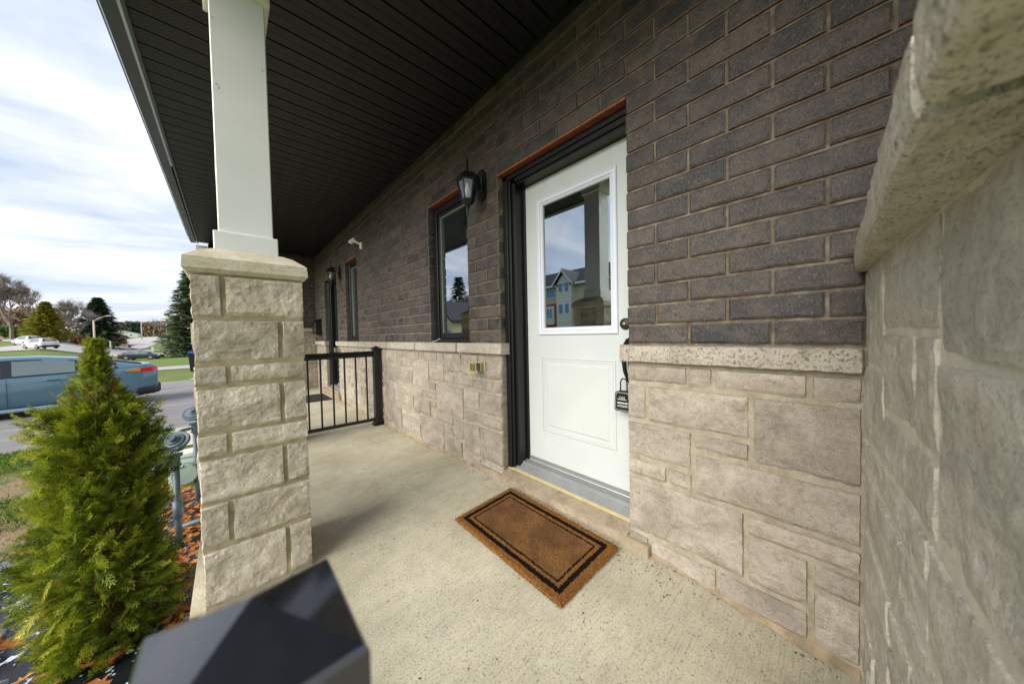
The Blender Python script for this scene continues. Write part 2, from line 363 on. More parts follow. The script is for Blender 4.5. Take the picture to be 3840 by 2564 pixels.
# ---------------------------------------------------------------- mesh helpers
WL = {}                                                   # world location of nodes (parents are unrotated unless noted)
def props(o, label=None, cat=None, group=None, kind=None):
    if label: o['label'] = label
    if cat: o['category'] = cat
    if group: o['group'] = group
    if kind: o['kind'] = kind
    return o
def empty(name, loc=(0, 0, 0), label=None, cat=None, group=None, parent=None, rz=0.0):
    o = bpy.data.objects.new(name, None); C.objects.link(o); o.empty_display_size = .1
    WL[o.name] = Vector(loc)
    if parent: o.parent = parent; o.location = Vector(loc) - WL[parent.name]
    else: o.location = loc
    o.rotation_euler = (0, 0, rz)
    return props(o, label, cat, group)
class MB:
    def __init__(s): s.v = []; s.f = []; s.m = []
    def quadface(s, idx, m=0): s.f.append(tuple(idx)); s.m.append(m)
    def box(s, a, b, m=0, top=None):
        x0, y0, z0 = a; x1, y1, z1 = b
        if x0 > x1: x0, x1 = x1, x0
        if y0 > y1: y0, y1 = y1, y0
        if z0 > z1: z0, z1 = z1, z0
        i = len(s.v)
        s.v += [(x0, y0, z0), (x1, y0, z0), (x1, y1, z0), (x0, y1, z0), (x0, y0, z1), (x1, y0, z1), (x1, y1, z1), (x0, y1, z1)]
        for q in ((0, 3, 2, 1), (4, 5, 6, 7), (0, 1, 5, 4), (1, 2, 6, 5), (2, 3, 7, 6), (3, 0, 4, 7)): s.quadface([i+k for k in q], m)
        return s
    def bbox(s, a, b, bev=.002, m=0):
        """box with chamfered edges"""
        x0, y0, z0 = [min(a[k], b[k]) for k in range(3)]; x1, y1, z1 = [max(a[k], b[k]) for k in range(3)]
        e = min(bev, (x1-x0)*.45, (y1-y0)*.45, (z1-z0)*.45); i = len(s.v); idx = {}
        for ix, X in enumerate((x0, x1)):
            for iy, Y in enumerate((y0, y1)):
                for iz, Z in enumerate((z0, z1)):
                    for ax in range(3):
                        p = [X, Y, Z]; 
                        for k, (lo, d) in enumerate(((ix, e), (iy, e), (iz, e))):
                            if k != ax: p[k] += (d if lo == 0 else -d)
                        idx[(ix, iy, iz, ax)] = len(s.v); s.v.append(tuple(p))
        g = lambda *k: idx[k]
        for ax in range(3):
            for sd in (0, 1):
                o = [k for k in range(3) if k != ax]; ring = []
                for (u, v) in ((0, 0), (1, 0), (1, 1), (0, 1)):
                    c = [0, 0, 0]; c[ax] = sd; c[o[0]] = u; c[o[1]] = v; ring.append(g(c[0], c[1], c[2], ax))
                if (sd == 0) ^ (ax == 1): ring = ring[::-1]
                s.quadface(ring, m)
        for ax in range(3):
            o = [k for k in range(3) if k != ax]
            for u in (0, 1):
                for v in (0, 1):
                    c0 = [0, 0, 0]; c1 = [0, 0, 0]; c1[ax] = 1
                    for c in (c0, c1): c[o[0]] = u; c[o[1]] = v
                    q = [g(*c0, o[0]), g(*c1, o[0]), g(*c1, o[1]), g(*c0, o[1])]
                    if (u ^ v) ^ (ax == 1): q = q[::-1]
                    s.quadface(q[::-1], m)
        for ix in (0, 1):
            for iy in (0, 1):
                for iz in (0, 1):
                    t = [g(ix, iy, iz, 0), g(ix, iy, iz, 1), g(ix, iy, iz, 2)]
                    if (ix + iy + iz) % 2 == 0: t = t[::-1]
                    s.quadface(t, m)
        return s
    def tube(s, pts, rs, n=8, m=0, caps=True):
        pts = [Vector(p) for p in pts]
        if not isinstance(rs, (list, tuple)): rs = [rs]*len(pts)
        i0 = len(s.v); up = None
        for k, p in enumerate(pts):
            d = (pts[min(k+1, len(pts)-1)] - pts[max(k-1, 0)]).normalized()
            if up is None: up = Vector((0, 0, 1)) if abs(d.z) < .9 else Vector((1, 0, 0))
            a = d.cross(up).normalized(); b_ = a.cross(d).normalized(); up = b_
            for j in range(n):
                th = 2*PI*j/n; s.v.append(tuple(p + a*math.cos(th)*rs[k] + b_*math.sin(th)*rs[k]))
        for k in range(len(pts)-1):
            for j in range(n):
                A = i0+k*n+j; B = i0+k*n+(j+1) % n; s.quadface((A, B, B+n, A+n), m)
        if caps:
            s.quadface([i0+j for j in range(n)][::-1], m); s.quadface([i0+(len(pts)-1)*n+j for j in range(n)], m)
        return s
    def lathe(s, prof, c, axis='z', n=16, m=0, rot0=0.0):
        i0 = len(s.v); c = Vector(c)
        for r, h in prof:
            for j in range(n):
                th = 2*PI*j/n + rot0; a, b_ = r*math.cos(th), r*math.sin(th)
                p = {'z': (a, b_, h), 'x': (h, a, b_), 'y': (a, h, b_)}[axis]
                s.v.append(tuple(c + Vector(p)))
        for k in range(len(prof)-1):
            for j in range(n):
                A = i0+k*n+j; B = i0+k*n+(j+1) % n; s.quadface((A, B, B+n, A+n), m)
        if prof[0][0] > 1e-5: s.quadface([i0+j for j in range(n)][::-1], m)
        if prof[-1][0] > 1e-5: s.quadface([i0+(len(prof)-1)*n+j for j in range(n)], m)
        return s
    def poly(s, pts, ext, m=0):
        """prism: polygon pts extruded by vector ext"""
        i = len(s.v); n = len(pts); e = Vector(ext)
        s.v += [tuple(p) for p in pts] + [tuple(Vector(p)+e) for p in pts]
        s.quadface(list(range(i, i+n))[::-1], m); s.quadface(range(i+n, i+2*n), m)
        for k in range(n): s.quadface((i+k, i+(k+1) % n, i+n+(k+1) % n, i+n+k), m)
        return s
    def mesh(s, name, mats, org=(0, 0, 0), smooth=False):
        me = bpy.data.meshes.new(name); o = Vector(org)
        me.from_pydata([tuple(Vector(v)-o) for v in s.v], [], s.f)
        for m_ in (mats if isinstance(mats, (list, tuple)) else [mats]): me.materials.append(m_)
        me.polygons.foreach_set('material_index', s.m)
        if smooth: me.polygons.foreach_set('use_smooth', [True]*len(me.polygons))
        me.update(); return me
def link(name, me, parent=None, loc=(0, 0, 0), rz=0.0):
    o = bpy.data.objects.new(name, me); C.objects.link(o); WL[o.name] = Vector(loc)
    o.parent = parent; o.location = Vector(loc) - (WL[parent.name] if parent else Vector((0, 0, 0)))
    if rz: o.rotation_euler = (0, 0, rz)
    return o
def fixn(me):
    import bmesh
    bm = bmesh.new(); bm.from_mesh(me); bmesh.ops.recalc_face_normals(bm, faces=bm.faces); bm.to_mesh(me); bm.free()
def part(name, mb, mats, parent=None, loc=None, smooth=False, **kw):
    """mesh from MB in world coordinates; origin at loc (default: parent's origin)"""
    org = Vector(loc) if loc is not None else (WL[parent.name] if parent else Vector((0, 0, 0)))
    me = mb.mesh(name, mats, org, smooth); fixn(me)
    o = link(name, me, parent, org); return props(o, **kw)
def np_mesh(name, verts, faces, mats, rnd=None):
    """verts (N,3) float; faces (M,k) int; rnd per-face"""
    me = bpy.data.meshes.new(name); n = len(verts); k = faces.shape[1]; mF = len(faces)
    me.vertices.add(n); me.vertices.foreach_set('co', np.asarray(verts, dtype=np.float32).ravel())
    me.loops.add(mF*k); me.loops.foreach_set('vertex_index', faces.ravel().astype(np.int32))
    me.polygons.add(mF); me.polygons.foreach_set('loop_start', np.arange(0, mF*k, k, dtype=np.int32))
    me.update(calc_edges=True)
    for m_ in (mats if isinstance(mats, (list, tuple)) else [mats]): me.materials.append(m_)
    if rnd is not None:
        a = me.attributes.new('rnd', 'FLOAT', 'FACE'); a.data.foreach_set('value', np.asarray(rnd, dtype=np.float32))
    me.validate(); return me

def rough_block(name, w_, d, h, prot, seed, mats, cell=.03, chip=.6, sharp=1.0):
    """stone block: local x 0..w, y 0 (front) .. d, z 0..h, with a split, terraced front, broken arrises and uneven ends"""
    nx = max(4, min(34, int(w_/cell)+1)); nz = max(4, min(16, int(h/cell)+1)); ny = 2
    vid = {}; V = []; F = []
    rs = random.Random(seed); ph = Vector((rs.uniform(0, 90), rs.uniform(0, 90), rs.uniform(0, 90)))
    tx, tz = rs.uniform(-.35, .35)*prot/max(w_, .1), rs.uniform(-.9, .3)*prot/max(h, .06)
    nlow = chip*rs.uniform(.3, 1.2)
    def gv(i, j, k):
        if (i, j, k) in vid: return vid[(i, j, k)]
        def pos(a, n, L):
            if a == 0: return 0.0
            if a == n: return L
            e = min(.007, L*.1); return e + (L-2*e)*(a-1)/(n-2)
        x, y, z = pos(i, nx, w_), d*j/ny, pos(k, nz, h)
        bx, bz = i in (0, nx), k in (0, nz); front = (j == 0)
        P_ = Vector((x, y, z))
        n1 = mnoise.noise(P_*8+ph); n2 = mnoise.noise(P_*24+ph); n3 = mnoise.noise(P_*60+ph); n4 = mnoise.noise(Vector((x*5, 3, z*11))+ph)
        if front:
            if bx or bz: y += .006 + .006*max(0, n2+.3)
            else:
                f = .55 + .6*n4 + .35*n1; q = math.floor(f*3.2)/3.2+.16; f = f*.35+q*.65          # terraces left by splitting
                yy = -prot*(f + .22*n2 + .12*n3) + tx*(x-w_/2) + tz*(z-h/2)
                de = min(x, w_-x, h-z); lim = .007+.014*max(0, n2+.2)
                if de < lim: yy += (1-de/lim)**1.4*(.006+.006*max(0, n1))
                lim = (.010+.035*nlow*max(0, n1*1.5+.5))
                if z < lim: yy += (1-z/lim)*(prot*.9+.004)*sharp
                y += min(yy, .008)-.0005
            x += .0035*n3; z += .003*mnoise.noise(P_*50-ph)
        if bx:
            dd = .0015 + .0045*abs(n2) + .002*abs(n3)
            x += dd if i == 0 else -dd
        if bz:
            dd = .001 + .005*abs(n2) + .002*abs(n3)
            z += dd if k == 0 else -dd
        vid[(i, j, k)] = len(V); V.append((x, y, z))
        return vid[(i, j, k)]
    for i in range(nx):
        for k in range(nz):
            a, b_, c, e = gv(i, 0, k), gv(i+1, 0, k), gv(i+1, 0, k+1), gv(i, 0, k+1)
            if (i*7+k*3+seed) % 2: F += [(a, b_, c), (a, c, e)]
            else: F += [(a, b_, e), (b_, c, e)]
    for j in range(ny):
        for k in range(nz):
            F.append((gv(0, j+1, k), gv(0, j, k), gv(0, j, k+1), gv(0, j+1, k+1)))
            F.append((gv(nx, j, k), gv(nx, j+1, k), gv(nx, j+1, k+1), gv(nx, j, k+1)))
        for i in range(nx):
            F.append((gv(i, j+1, 0), gv(i+1, j+1, 0), gv(i+1, j, 0), gv(i, j, 0)))
            F.append((gv(i, j, nz), gv(i+1, j, nz), gv(i+1, j+1, nz), gv(i, j+1, nz)))
    me = bpy.data.meshes.new(name); me.from_pydata(V, [], F)
    me.materials.append(mats); me.update(); return me

def brick_data(L, H, D, seed):
    """wire-cut brick: front grid with crumbly arris; returns verts, faces, face slots, edge values"""
    rs = random.Random(seed); nx = max(3, int(round(L/.042))); nz = 3
    ph = Vector((rs.uniform(0, 50), rs.uniform(0, 50), 0)); V = []; F = []; S = []; E = []
    xs = [0, .008] + [.008+(L-.016)*a/(nx-1) for a in range(1, nx-1)] + [L-.008, L]
    zs = [0, .009, H-.009, H]; NX, NZ = len(xs), len(zs)
    for k, z in enumerate(zs):
        for i, x in enumerate(xs):
            bx, bz = i in (0, NX-1), k in (0, NZ-1); n = mnoise.noise(Vector((x*45, z*45, seed))+ph); y = 0.0
            xx, zz = x, z
            if bx or bz: y = .0035+.002*n
            else: y = -.0008*n
            if bx: xx += (.001+.0016*abs(n))*(1 if i == 0 else -1)
            if bz: zz += (.0008+.0022*max(0, n))*(1 if k == 0 else -1)
            V.append((xx, y, zz)); E.append(1.0 if (bx or bz) else 0.0)
    g = lambda i, k: k*NX+i
    for k in range(NZ-1):
        for i in range(NX-1): F.append((g(i, k), g(i+1, k), g(i+1, k+1), g(i, k+1))); S.append(0)
    b0 = len(V)
    V += [(.001, D, 0), (L-.001, D, 0), (L-.001, D, H), (.001, D, H)]; E += [0, 0, 0, 0]
    F.append(tuple([g(i, 0) for i in range(NX)][::-1] + [b0, b0+1])); S.append(1)
    F.append(tuple([g(i, NZ-1) for i in range(NX)] + [b0+2, b0+3])); S.append(1)
    F.append(tuple([g(0, k) for k in range(NZ)] + [b0+3, b0])); S.append(0)
    F.append(tuple([g(NX-1, k) for k in range(NZ)][::-1] + [b0+1, b0+2])); S.append(0)
    return V, F, S, E
_bm = {}
def brick_mesh(L, H, D=.09):
    key = (round(L, 2), random.randrange(6) if L > .2 else random.randrange(3))
    if key in _bm: return _bm[key]
    V, F, S, E = brick_data(key[0], H, D, hash(key) % 1000)
    me = bpy.data.meshes.new('brick'); me.from_pydata(V, [], F); me.materials.append(BRICK); me.materials.append(BRICKB)
    me.polygons.foreach_set('material_index', S)
    a = me.attributes.new('edge', 'FLOAT', 'POINT'); a.data.foreach_set('value', E); me.update(); _bm[key] = me
    return me

# ---------------------------------------------------------------- terrain
AZ = [-180, -60, -30, -19, -15, -8, -4, 20, 180]
RR = [0, 25, 50, 75, 89, 110, 160, 205, 290, 405, 560, 1500]
_flat = [-.53]*12
_l = [-.53, -.53, -.45, .15, .5, 1.2, 3.0, 4.2, 5.2, 6.2, 7.0, 7.0]
_m = [-.53, -.55, -1.15, -1.65, -1.8, -1.9, -1.7, .2, 2.2, 5.3, 4.6, 3.0]
_r = [-.53, -.56, -1.05, -1.45, -1.6, -1.7, -1.7, .2, 2.2, 5.3, 4.6, 3.0]
TAB = np.array([_flat, _flat, _flat, _l, _l, _m, _r, _r, _flat])
def hgt(x, y):
    r = math.hypot(x, y); a = math.degrees(math.atan2(x, y))
    i = max(0, min(len(AZ)-2, next((k for k in range(len(AZ)-1) if a <= AZ[k+1]), len(AZ)-2)))
    t = (a-AZ[i])/(AZ[i+1]-AZ[i]); t = max(0, min(1, t)); t = t*t*(3-2*t)
    j = next((k for k in range(len(RR)-1) if r <= RR[k+1]), len(RR)-2); u = max(0, min(1, (r-RR[j])/(RR[j+1]-RR[j])))
    def H(row): return row[j]*(1-u)+row[j+1]*u
    return float(H(TAB[i])*(1-t)+H(TAB[i+1])*t)
azs = sorted(set([a for a in np.arange(-180, -34, 6)] + [round(a, 3) for a in np.arange(-34, 4, .6)] + [a for a in np.arange(4, 181, 8)] + [180]))
rr = sorted(set([1.5, 3, 6, 10, 15, 20] + list(np.arange(25, 130, 5)) + list(np.arange(130, 420, 12)) + [450, 500, 560, 700, 1000, 1500]))
V = [(0, 0, -.53)]; F = []
for a in azs:
    for r in rr:
        x, y = r*math.sin(rad(a)), r*math.cos(rad(a)); V.append((x, y, hgt(x, y)))
nr = len(rr)
for i in range(len(azs)-1):
    F.append((0, 1+(i+1)*nr, 1+i*nr))
    for j in range(nr-1):
        A = 1+i*nr+j; F.append((A, A+nr, A+nr+1, A+1))
me = bpy.data.meshes.new('ground'); me.from_pydata(V, [], F); me.materials.append(GRASS); me.update()
ground = link('ground', me); props(ground, kind='structure')

def drape(name, quads, m, off, du=8, dv=8, **kw):
    """quads: (A,B,C,D) plan corners in order, draped on the terrain"""
    V = []; F = []
    for (A, B, C_, D_) in quads:
        i0 = len(V)
        for u in range(du+1):
            for v in range(dv+1):
                s, t = u/du, v/dv
                x = (A[0]*(1-s)+B[0]*s)*(1-t)+(D_[0]*(1-s)+C_[0]*s)*t; y = (A[1]*(1-s)+B[1]*s)*(1-t)+(D_[1]*(1-s)+C_[1]*s)*t
                V.append((x, y, hgt(x, y)+off))
        for u in range(du):
            for v in range(dv):
                a = i0+u*(dv+1)+v; F.append((a, a+dv+1, a+dv+2, a+1))
    me = bpy.data.meshes.new(name); me.from_pydata(V, [], F); me.materials.append(m); me.update(); fixn(me)
    o = link(name, me); return props(o, kind='structure')
drape('driveway', [((-14, 9.1), (1.6, 9.1), (1.6, 20.2), (-14, 20.2))], ASPH, .012, 10, 8)
drape('walkway', [((-2.1, 7.45), (1.55, 7.45), (1.55, 9.1), (-1.2, 9.1))], WALK, .02, 6, 4)
drape('path', [((-1.35, 20.2), (1.5, 20.2), (1.5, 22.6), (-.9, 22.6))], WALK, .03, 4, 4)
drape('neighbour_driveway', [((-14, 29.0), (4, 31.0), (4, 37), (-14, 35.6))], ROADM, .04, 12, 6)
drape('pavement', [((-16, 108), (4, 108), (4, 114), (-16, 115)), ((-20.5, 150), (6, 148), (6, 160), (-21, 162))], WALK, .10, 10, 6)
drape('main_road', [((-39, 122), (-15.5, 120), (-21.5, 155), (-39.6, 172)), ((-39.6, 172), (-21.5, 155), (-22.3, 194), (-42.6, 212)),
                    ((-42.6, 212), (-22.3, 194), (-27.3, 269), (-45.6, 286)), ((-45.6, 286), (-27.3, 269), (-33.2, 405), (-50.6, 405))], ROADM, .10, 12, 16)
drape('side_street', [((-60, 62), (-22.2, 76), (-27.1, 92.7), (-60, 82)), ((-22.2, 76), (-16, 90), (-29, 122), (-27.1, 92.7)), ((-16, 90), (-13, 110), (-15.5, 121), (-29, 122))], ROADM, .09, 12, 12)
drape('soil_patch', [((-3.3, 5.0), (-.9, 4.3), (-1.1, 7.0), (-3.3, 7.9))], DRY, .015, 8, 8)

# ---------------------------------------------------------------- porch floor
XW = 1.5793                                               # face of the long wall
ZL = 1.152                                                # top of the ledge
def ss(t): t = max(0.0, min(1.0, t)); return t*t*(3-2*t)
def fz(x, y): return .06*ss((x-.45)/1.0)*ss((y+.05)/.75)*(1-ss((y-2.2)/1.2))
mb = MB(); mb.bbox((-.165, -1.2, -.62), (1.75, 8.9, -.004), .008)
gx = [-.165+.003] + list(np.linspace(-.1, 1.75, 26)); gy = list(np.linspace(-1.19, 4, 60)) + [5, 6, 7, 8.9]
i0 = len(mb.v)
for y in gy:
    for x in gx: mb.v.append((x, y, fz(x, y)))
for j in range(len(gy)-1):
    for i in range(len(gx)-1): a = i0+j*len(gx)+i; mb.quadface((a, a+1, a+1+len(gx), a+len(gx)))
part('porch_floor', mb, [CONC, SIDEC], None, (0, 0, 0), kind='structure')
o = bpy.data.objects['porch_floor']
for p_ in o.data.polygons:
    if abs(p_.normal.z) < .5: p_.material_index = 1
# dirt and grout smear along the wall foot
mb = MB()
def smear(y0, y1, n):
    for k in range(n):
        a = y0+(y1-y0)*k/n; b_ = y0+(y1-y0)*(k+1)/n
        w0 = .012+.022*abs(mnoise.noise(Vector((a*5, 0, 0)))); w1 = .012+.022*abs(mnoise.noise(Vector((b_*5, 0, 0))))
        i = len(mb.v); mb.v += [(XW-w0, a, fz(XW-w0, a)+.002), (XW-w1, b_, fz(XW-w1, b_)+.002), (XW+.01, b_, fz(XW, b_)+.022+w1), (XW+.01, a, fz(XW, a)+.022+w0)]; mb.quadface((i, i+1, i+2, i+3))
smear(-.03, .68, 30); smear(2.15, 6.6, 120)
part('mortar_smear', mb, simple('smear', (.26, .20, .13), .95, var=.4, vscale=14, bump=.7, bscale=60), None, (0, 0, 0), kind='structure')

# ---------------------------------------------------------------- townhouse
house = empty('townhouse', (1.6, 4.3, 0), 'dark brick townhouse front with stone base, white door and black porch ceiling', 'house')
DOOR1 = (.806, 1.853); WIN1 = (2.283, 2.984); WIN2 = (5.433, 6.108); DOOR2 = (6.713, 7.732)
LIN_D, LIN_W = ZL+1.3, ZL+1.4; YE = (-.036, 8.695); ZT = 3.17
wall = None
def mbx(y0, y1, z0, z1, x0=XW+.012, x1=XW+.10): mb.box((x0, y0, z0), (x1, y1, z1))
mb = MB()
segs = [(-.2, DOOR1[0]-.004), (DOOR1[1]+.004, DOOR2[0]-.004), (DOOR2[1]+.004, 8.80)]
for a, b_ in segs: mb.box((XW+.0055, a, 0), (XW+.10, b_, ZL-.003), 1)
solid = [(-.2, DOOR1[0]-.004), (DOOR1[1]+.004, WIN1[0]-.004), (WIN1[1]+.004, WIN2[0]-.004), (WIN2[1]+.004, DOOR2[0]-.004), (DOOR2[1]+.004, 8.80)]
for a, b_ in solid: mbx(a, b_, ZL-.003, LIN_D+.004)
mbx(-.2, WIN1[0]-.004, LIN_D+.004, ZT); mbx(WIN1[0]-.004, WIN1[1]+.004, LIN_W+.004, ZT); mbx(WIN1[1]+.004, WIN2[0]-.004, LIN_D+.004, ZT)
mbx(WIN2[0]-.004, WIN2[1]+.004, LIN_W+.004, ZT); mbx(WIN2[1]+.004, 8.80, LIN_D+.004, ZT)
wall = part('front_wall', mb, [MORTAR, SMORT], house, (XW, 4.3, 0))

# bricks
L0, H0 = .30, .10; BL, BH = .290, .0885
blist = []                                                # (y_far, length, z)
def holes(k):
    z = ZL+k*H0; hs = []
    if k < 13: hs += [DOOR1, DOOR2]
    if k < 14: hs += [WIN1, WIN2]
    return hs
def run(y0, y1, anchor, parity, k):
    n0 = math.floor((y0-anchor-parity)/L0)-1; y = anchor+parity+n0*L0
    while y < y1:
        a, b_ = max(y+.005, y0), min(y+L0-.005, y1)
        if y+.005 < y0: a = y0
        if b_-a > .035: blist.append((a, b_, k))
        y += L0
for k in range(20):
    hs = sorted(holes(k)); y = YE[0] if k < 3 else -.16; sp = []
    for h in hs: sp.append((y, h[0])); y = h[1]
    sp.append((y, YE[1]))
    for a, b_ in sp:
        if k >= 13 or b_ <= DOOR1[0]+.01: run(a, b_, DOOR1[0], 0 if k % 2 == 0 else .15, k)
        else: run(a, b_, DOOR1[1], 0 if k % 2 == 0 else .15, k)
blist = [(a+(random.uniform(-.002, .002) if k else 0), b_, k) for a, b_, k in blist]
def bdist(t): 
    a, b_, k = t; return (XW)**2+((a+b_)/2)**2+((ZL+k*.1-1.2)*.8)**2
blist.sort(key=bdist)
for (a, b_, k) in blist[:270]:
    ln = b_-a; me = brick_mesh(ln, BH)
    o = link('brick', me, wall, (XW+random.uniform(-.0018, .0018), b_, ZL+k*H0+.0085+random.uniform(-.001, .001)), -PI/2)
    if abs(round(ln, 2)-ln) > 1e-4: o.scale.x = ln/round(ln, 2)
def bricks_joined(name, lst, place, parent, org):
    V = []; F = []; S = []; E = []; R_ = []
    for t in lst:
        L, fn = place(t); v, f, s, e = brick_data(L, BH, .09, random.randrange(40)); i = len(V)
        V += [tuple(fn(Vector(q))-Vector(org)) for q in v]; F += [tuple(i+q for q in ff) for ff in f]; S += s; E += e; R_ += [random.random()]*len(v)
    me = bpy.data.meshes.new(name); me.from_pydata(V, [], F); me.materials.append(BRICK); me.materials.append(BRICKB)
    me.polygons.foreach_set('material_index', S)
    a = me.attributes.new('edge', 'FLOAT', 'POINT'); a.data.foreach_set('value', E)
    a = me.attributes.new('rnd', 'FLOAT', 'POINT'); a.data.foreach_set('value', R_); me.update()
    o = link(name, me, parent, org); return props(o, kind='stuff')
def pl_main(t):
    a, b_, k = t; z = ZL+k*H0+.0085
    return b_-a, lambda q: Vector((XW+q.y, b_-q.x, z+q.z))
bricks_joined('brickwork', blist[270:], pl_main, wall, (XW, 4.3, 0))

# stones of the base
S1 = [(.517, .806, .953, 1.045), (.415, .502, .953, 1.045), (.107, .400, .953, 1.045), (-.030, .092, .953, 1.045), (.712, .806, .756, .94), (.281, .697, .756, .94),
      (-.030, .264, .660, .94), (.500, .806, .558, .742), (.281, .485, .663, .742), (.612, .806, .459, .545), (.498, .597, .459, .545), (-.030, .482, .458, .646),
      (.299, .806, .160, .445), (-.030, .284, .358, .444), (.102, .284, .160, .345), (-.030, .086, .250, .345), (.400, .690, .035, .145), (.102, .385, .035, .145), (-.030, .086, .035, .236), (.705, .806, .035, .145)]
S2 = [(3.904, 4.275, .863, 1.045), (3.680, 3.86, .945, 1.045), (3.295, 3.66, .945, 1.045), (3.171, 3.278, .945, 1.045), (2.878, 3.155, .944, 1.045), (2.745, 2.86, .94, 1.045), (2.425, 2.73, .852, 1.045), (2.158, 2.408, .846, 1.045), (1.853, 2.144, .846, 1.045),
      (3.458, 3.885, .835, .928), (3.053, 3.44, .64, .932), (2.742, 3.037, .740, .925), (3.465, 4.27, .635, .82), (2.552, 2.727, .748, .838), (2.238, 2.537, .744, .832), (1.975, 2.222, .741, .832), (1.853, 1.958, .741, .832),
      (3.215, 4.142, .535, .620), (2.915, 3.2, .540, .627), (2.915, 3.037, .645, .726), (2.400, 2.9, .440, .732), (2.153, 2.385, .543, .728), (1.853, 2.137, .543, .728), (4.0, 4.27, .330, .620), (3.444, 3.985, .335, .520),
      (3.040, 3.43, .340, .526), (2.915, 3.025, .440, .526), (1.853, 2.385, .440, .530), (2.583, 2.9, .335, .428), (3.788, 4.27, .035, .318), (3.275, 3.77, .035, .218), (3.275, 3.77, .232, .322), (2.765, 3.26, .035, .325), (2.578, 2.75, .235, .325), (2.41, 2.567, .235, .425), (2.152, 2.395, .155, .428),
      (1.853, 2.138, .150, .428), (2.437, 2.75, .035, .220), (2.152, 2.42, .035, .143), (1.853, 2.138, .035, .138)]
def ashlar(u0, u1, z0, z1, seed, mod=.098, joint=.014):
    rs = random.Random(seed); nu = max(1, int(round((u1-u0)/mod))); nz = max(1, int(round((z1-z0)/mod))); mu = (u1-u0)/nu; mz = (z1-z0)/nz
    occ = [[0]*nz for _ in range(nu)]; res = []
    ch = [(2, 1), (3, 1), (4, 1), (3, 2), (4, 2), (5, 2), (2, 2), (3, 3), (1, 1), (6, 1), (4, 3), (5, 3)]
    for k in range(nz-1, -1, -1):
        for i in range(nu):
            if occ[i][k]: continue
            rs.shuffle(ch)
            for (a, b_) in ch + [(1, 1)]:
                if i+a <= nu and k-b_+1 >= 0 and all(not occ[i+p][k-q] for p in range(a) for q in range(b_)):
                    for p in range(a):
                        for q in range(b_): occ[i+p][k-q] = 1
                    res.append((u0+i*mu+joint/2, u0+(i+a)*mu-joint/2, z0+(k-b_+1)*mz+joint/2, z0+(k+1)*mz-joint/2)); break
    return res
S3 = ashlar(4.28, 6.713, .03, 1.05, 5); S4 = ashlar(7.732, 8.69, .03, 1.05, 8)
sd_ = 100
for (a, b_, z0, z1) in S1+S2+S3+S4:
    sd_ += 1
    me = rough_block('stone', b_-a+.006, .09, z1-z0+.005, .012, sd_, STONE, cell=(.014 if b_ < .9 else (.022 if b_ < 3.5 else .06)))
    link('stone', me, wall, (XW+.003, b_+.003, z0-.0025), -PI/2)
# ledge blocks
led = [(-.034, .838)] + [(1.806, 2.44), (2.452, 3.30), (3.312, 4.15), (4.162, 5.02), (5.032, 5.9), (5.912, 6.76)] + [(7.69, 8.69)]
for (a, b_) in led:
    sd_ += 1
    me = rough_block('ledge_block', b_-a, .16, .092, .004, sd_, LEDGE, cell=.016, chip=.0)
    link('ledge_block', me, wall, (XW-.034, b_, ZL-.092), -PI/2)
# lintels
for (a, b_), z in ((DOOR1, LIN_D), (DOOR2, LIN_D), (WIN1, LIN_W), (WIN2, LIN_W)):
    mb = MB(); mb.box((XW+.004, a-.02, z-.010), (XW+.095, b_+.02, z+.004)); mb.box((XW-.001, a-.005, z-.011), (XW+.003, b_+.005, z+.002), 1)
    part('lintel', mb, [RUST, RUSTO], house, (XW, (a+b_)/2, z))

# side wall next to the camera (runs back from the long wall), and its mirror at the far end
SW = empty('side_wall', (XW, -.036, 0), parent=house, rz=0); SW['label'] = 'stone return wall close to the lens'
SW.rotation_euler = (0, 0, PI+rad(4.6))
def loc_part(name, mb, mats, parent, smooth=False, **kw):
    me = mb.mesh(name, mats, (0, 0, 0), smooth); fixn(me)
    o = bpy.data.objects.new(name, me); C.objects.link(o); o.parent = parent; return props(o, **kw)
mb = MB(); mb.box((-.1, .004, 0), (1.19, .36, 1.41), 1); mb.box((-.1, .137, 1.41), (1.19, .36, ZT), 0); core = loc_part('wall_core', mb, [MORTAR, simple('side_wall_mortar', (.58, .545, .455), .95, var=.2, vscale=14, bump=.6, bscale=90)], SW)
def loc_child(name, me, parent, loc):
    o = bpy.data.objects.new(name, me); C.objects.link(o); o.parent = parent; o.location = loc; return o
SSW = [(.0, .30, 1.10, 1.40), (.31, .74, 1.21, 1.40), (.75, 1.2, 1.17, 1.40), (.31, .60, 1.00, 1.20), (.61, .74, 1.00, 1.20), (.75, 1.2, .86, 1.16), (0, .30, .86, 1.09), (.31, .74, .86, .99)] + ashlar(0, 1.2, .03, .85, 41, joint=.008)
for (a, b_, z0, z1) in SSW:
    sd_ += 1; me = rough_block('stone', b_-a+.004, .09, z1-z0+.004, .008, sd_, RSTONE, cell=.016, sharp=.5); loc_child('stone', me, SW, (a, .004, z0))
ZR = 1.405
LR = empty('side_ledge', (XW, -.036, 0)); LR.parent = SW; LR.location = (0, -.024, 0); LR.rotation_euler = (0, 0, rad(-3.2))
for (a, b_) in ((.0, 1.110), (1.128, 1.38)):
    sd_ += 1; me = rough_block('ledge_block', b_-a, .26, .090, .0045, sd_, SLEDGE, cell=.014, chip=.0); loc_child('ledge_block', me, LR, (a, 0, ZR))
lst = []
for k in range(16):
    y = -.15*(k % 2)
    while y < 1.19:
        a, b_ = max(0, y+.005), min(1.19, y+.295)
        if b_-a > .03: lst.append((a, b_, k))
        y += .3
def pl_s(t):
    a, b_, k = t; z = ZR+.09+k*H0+.0085; return b_-a, lambda q: Vector((a+q.x, q.y+.128, z+q.z))
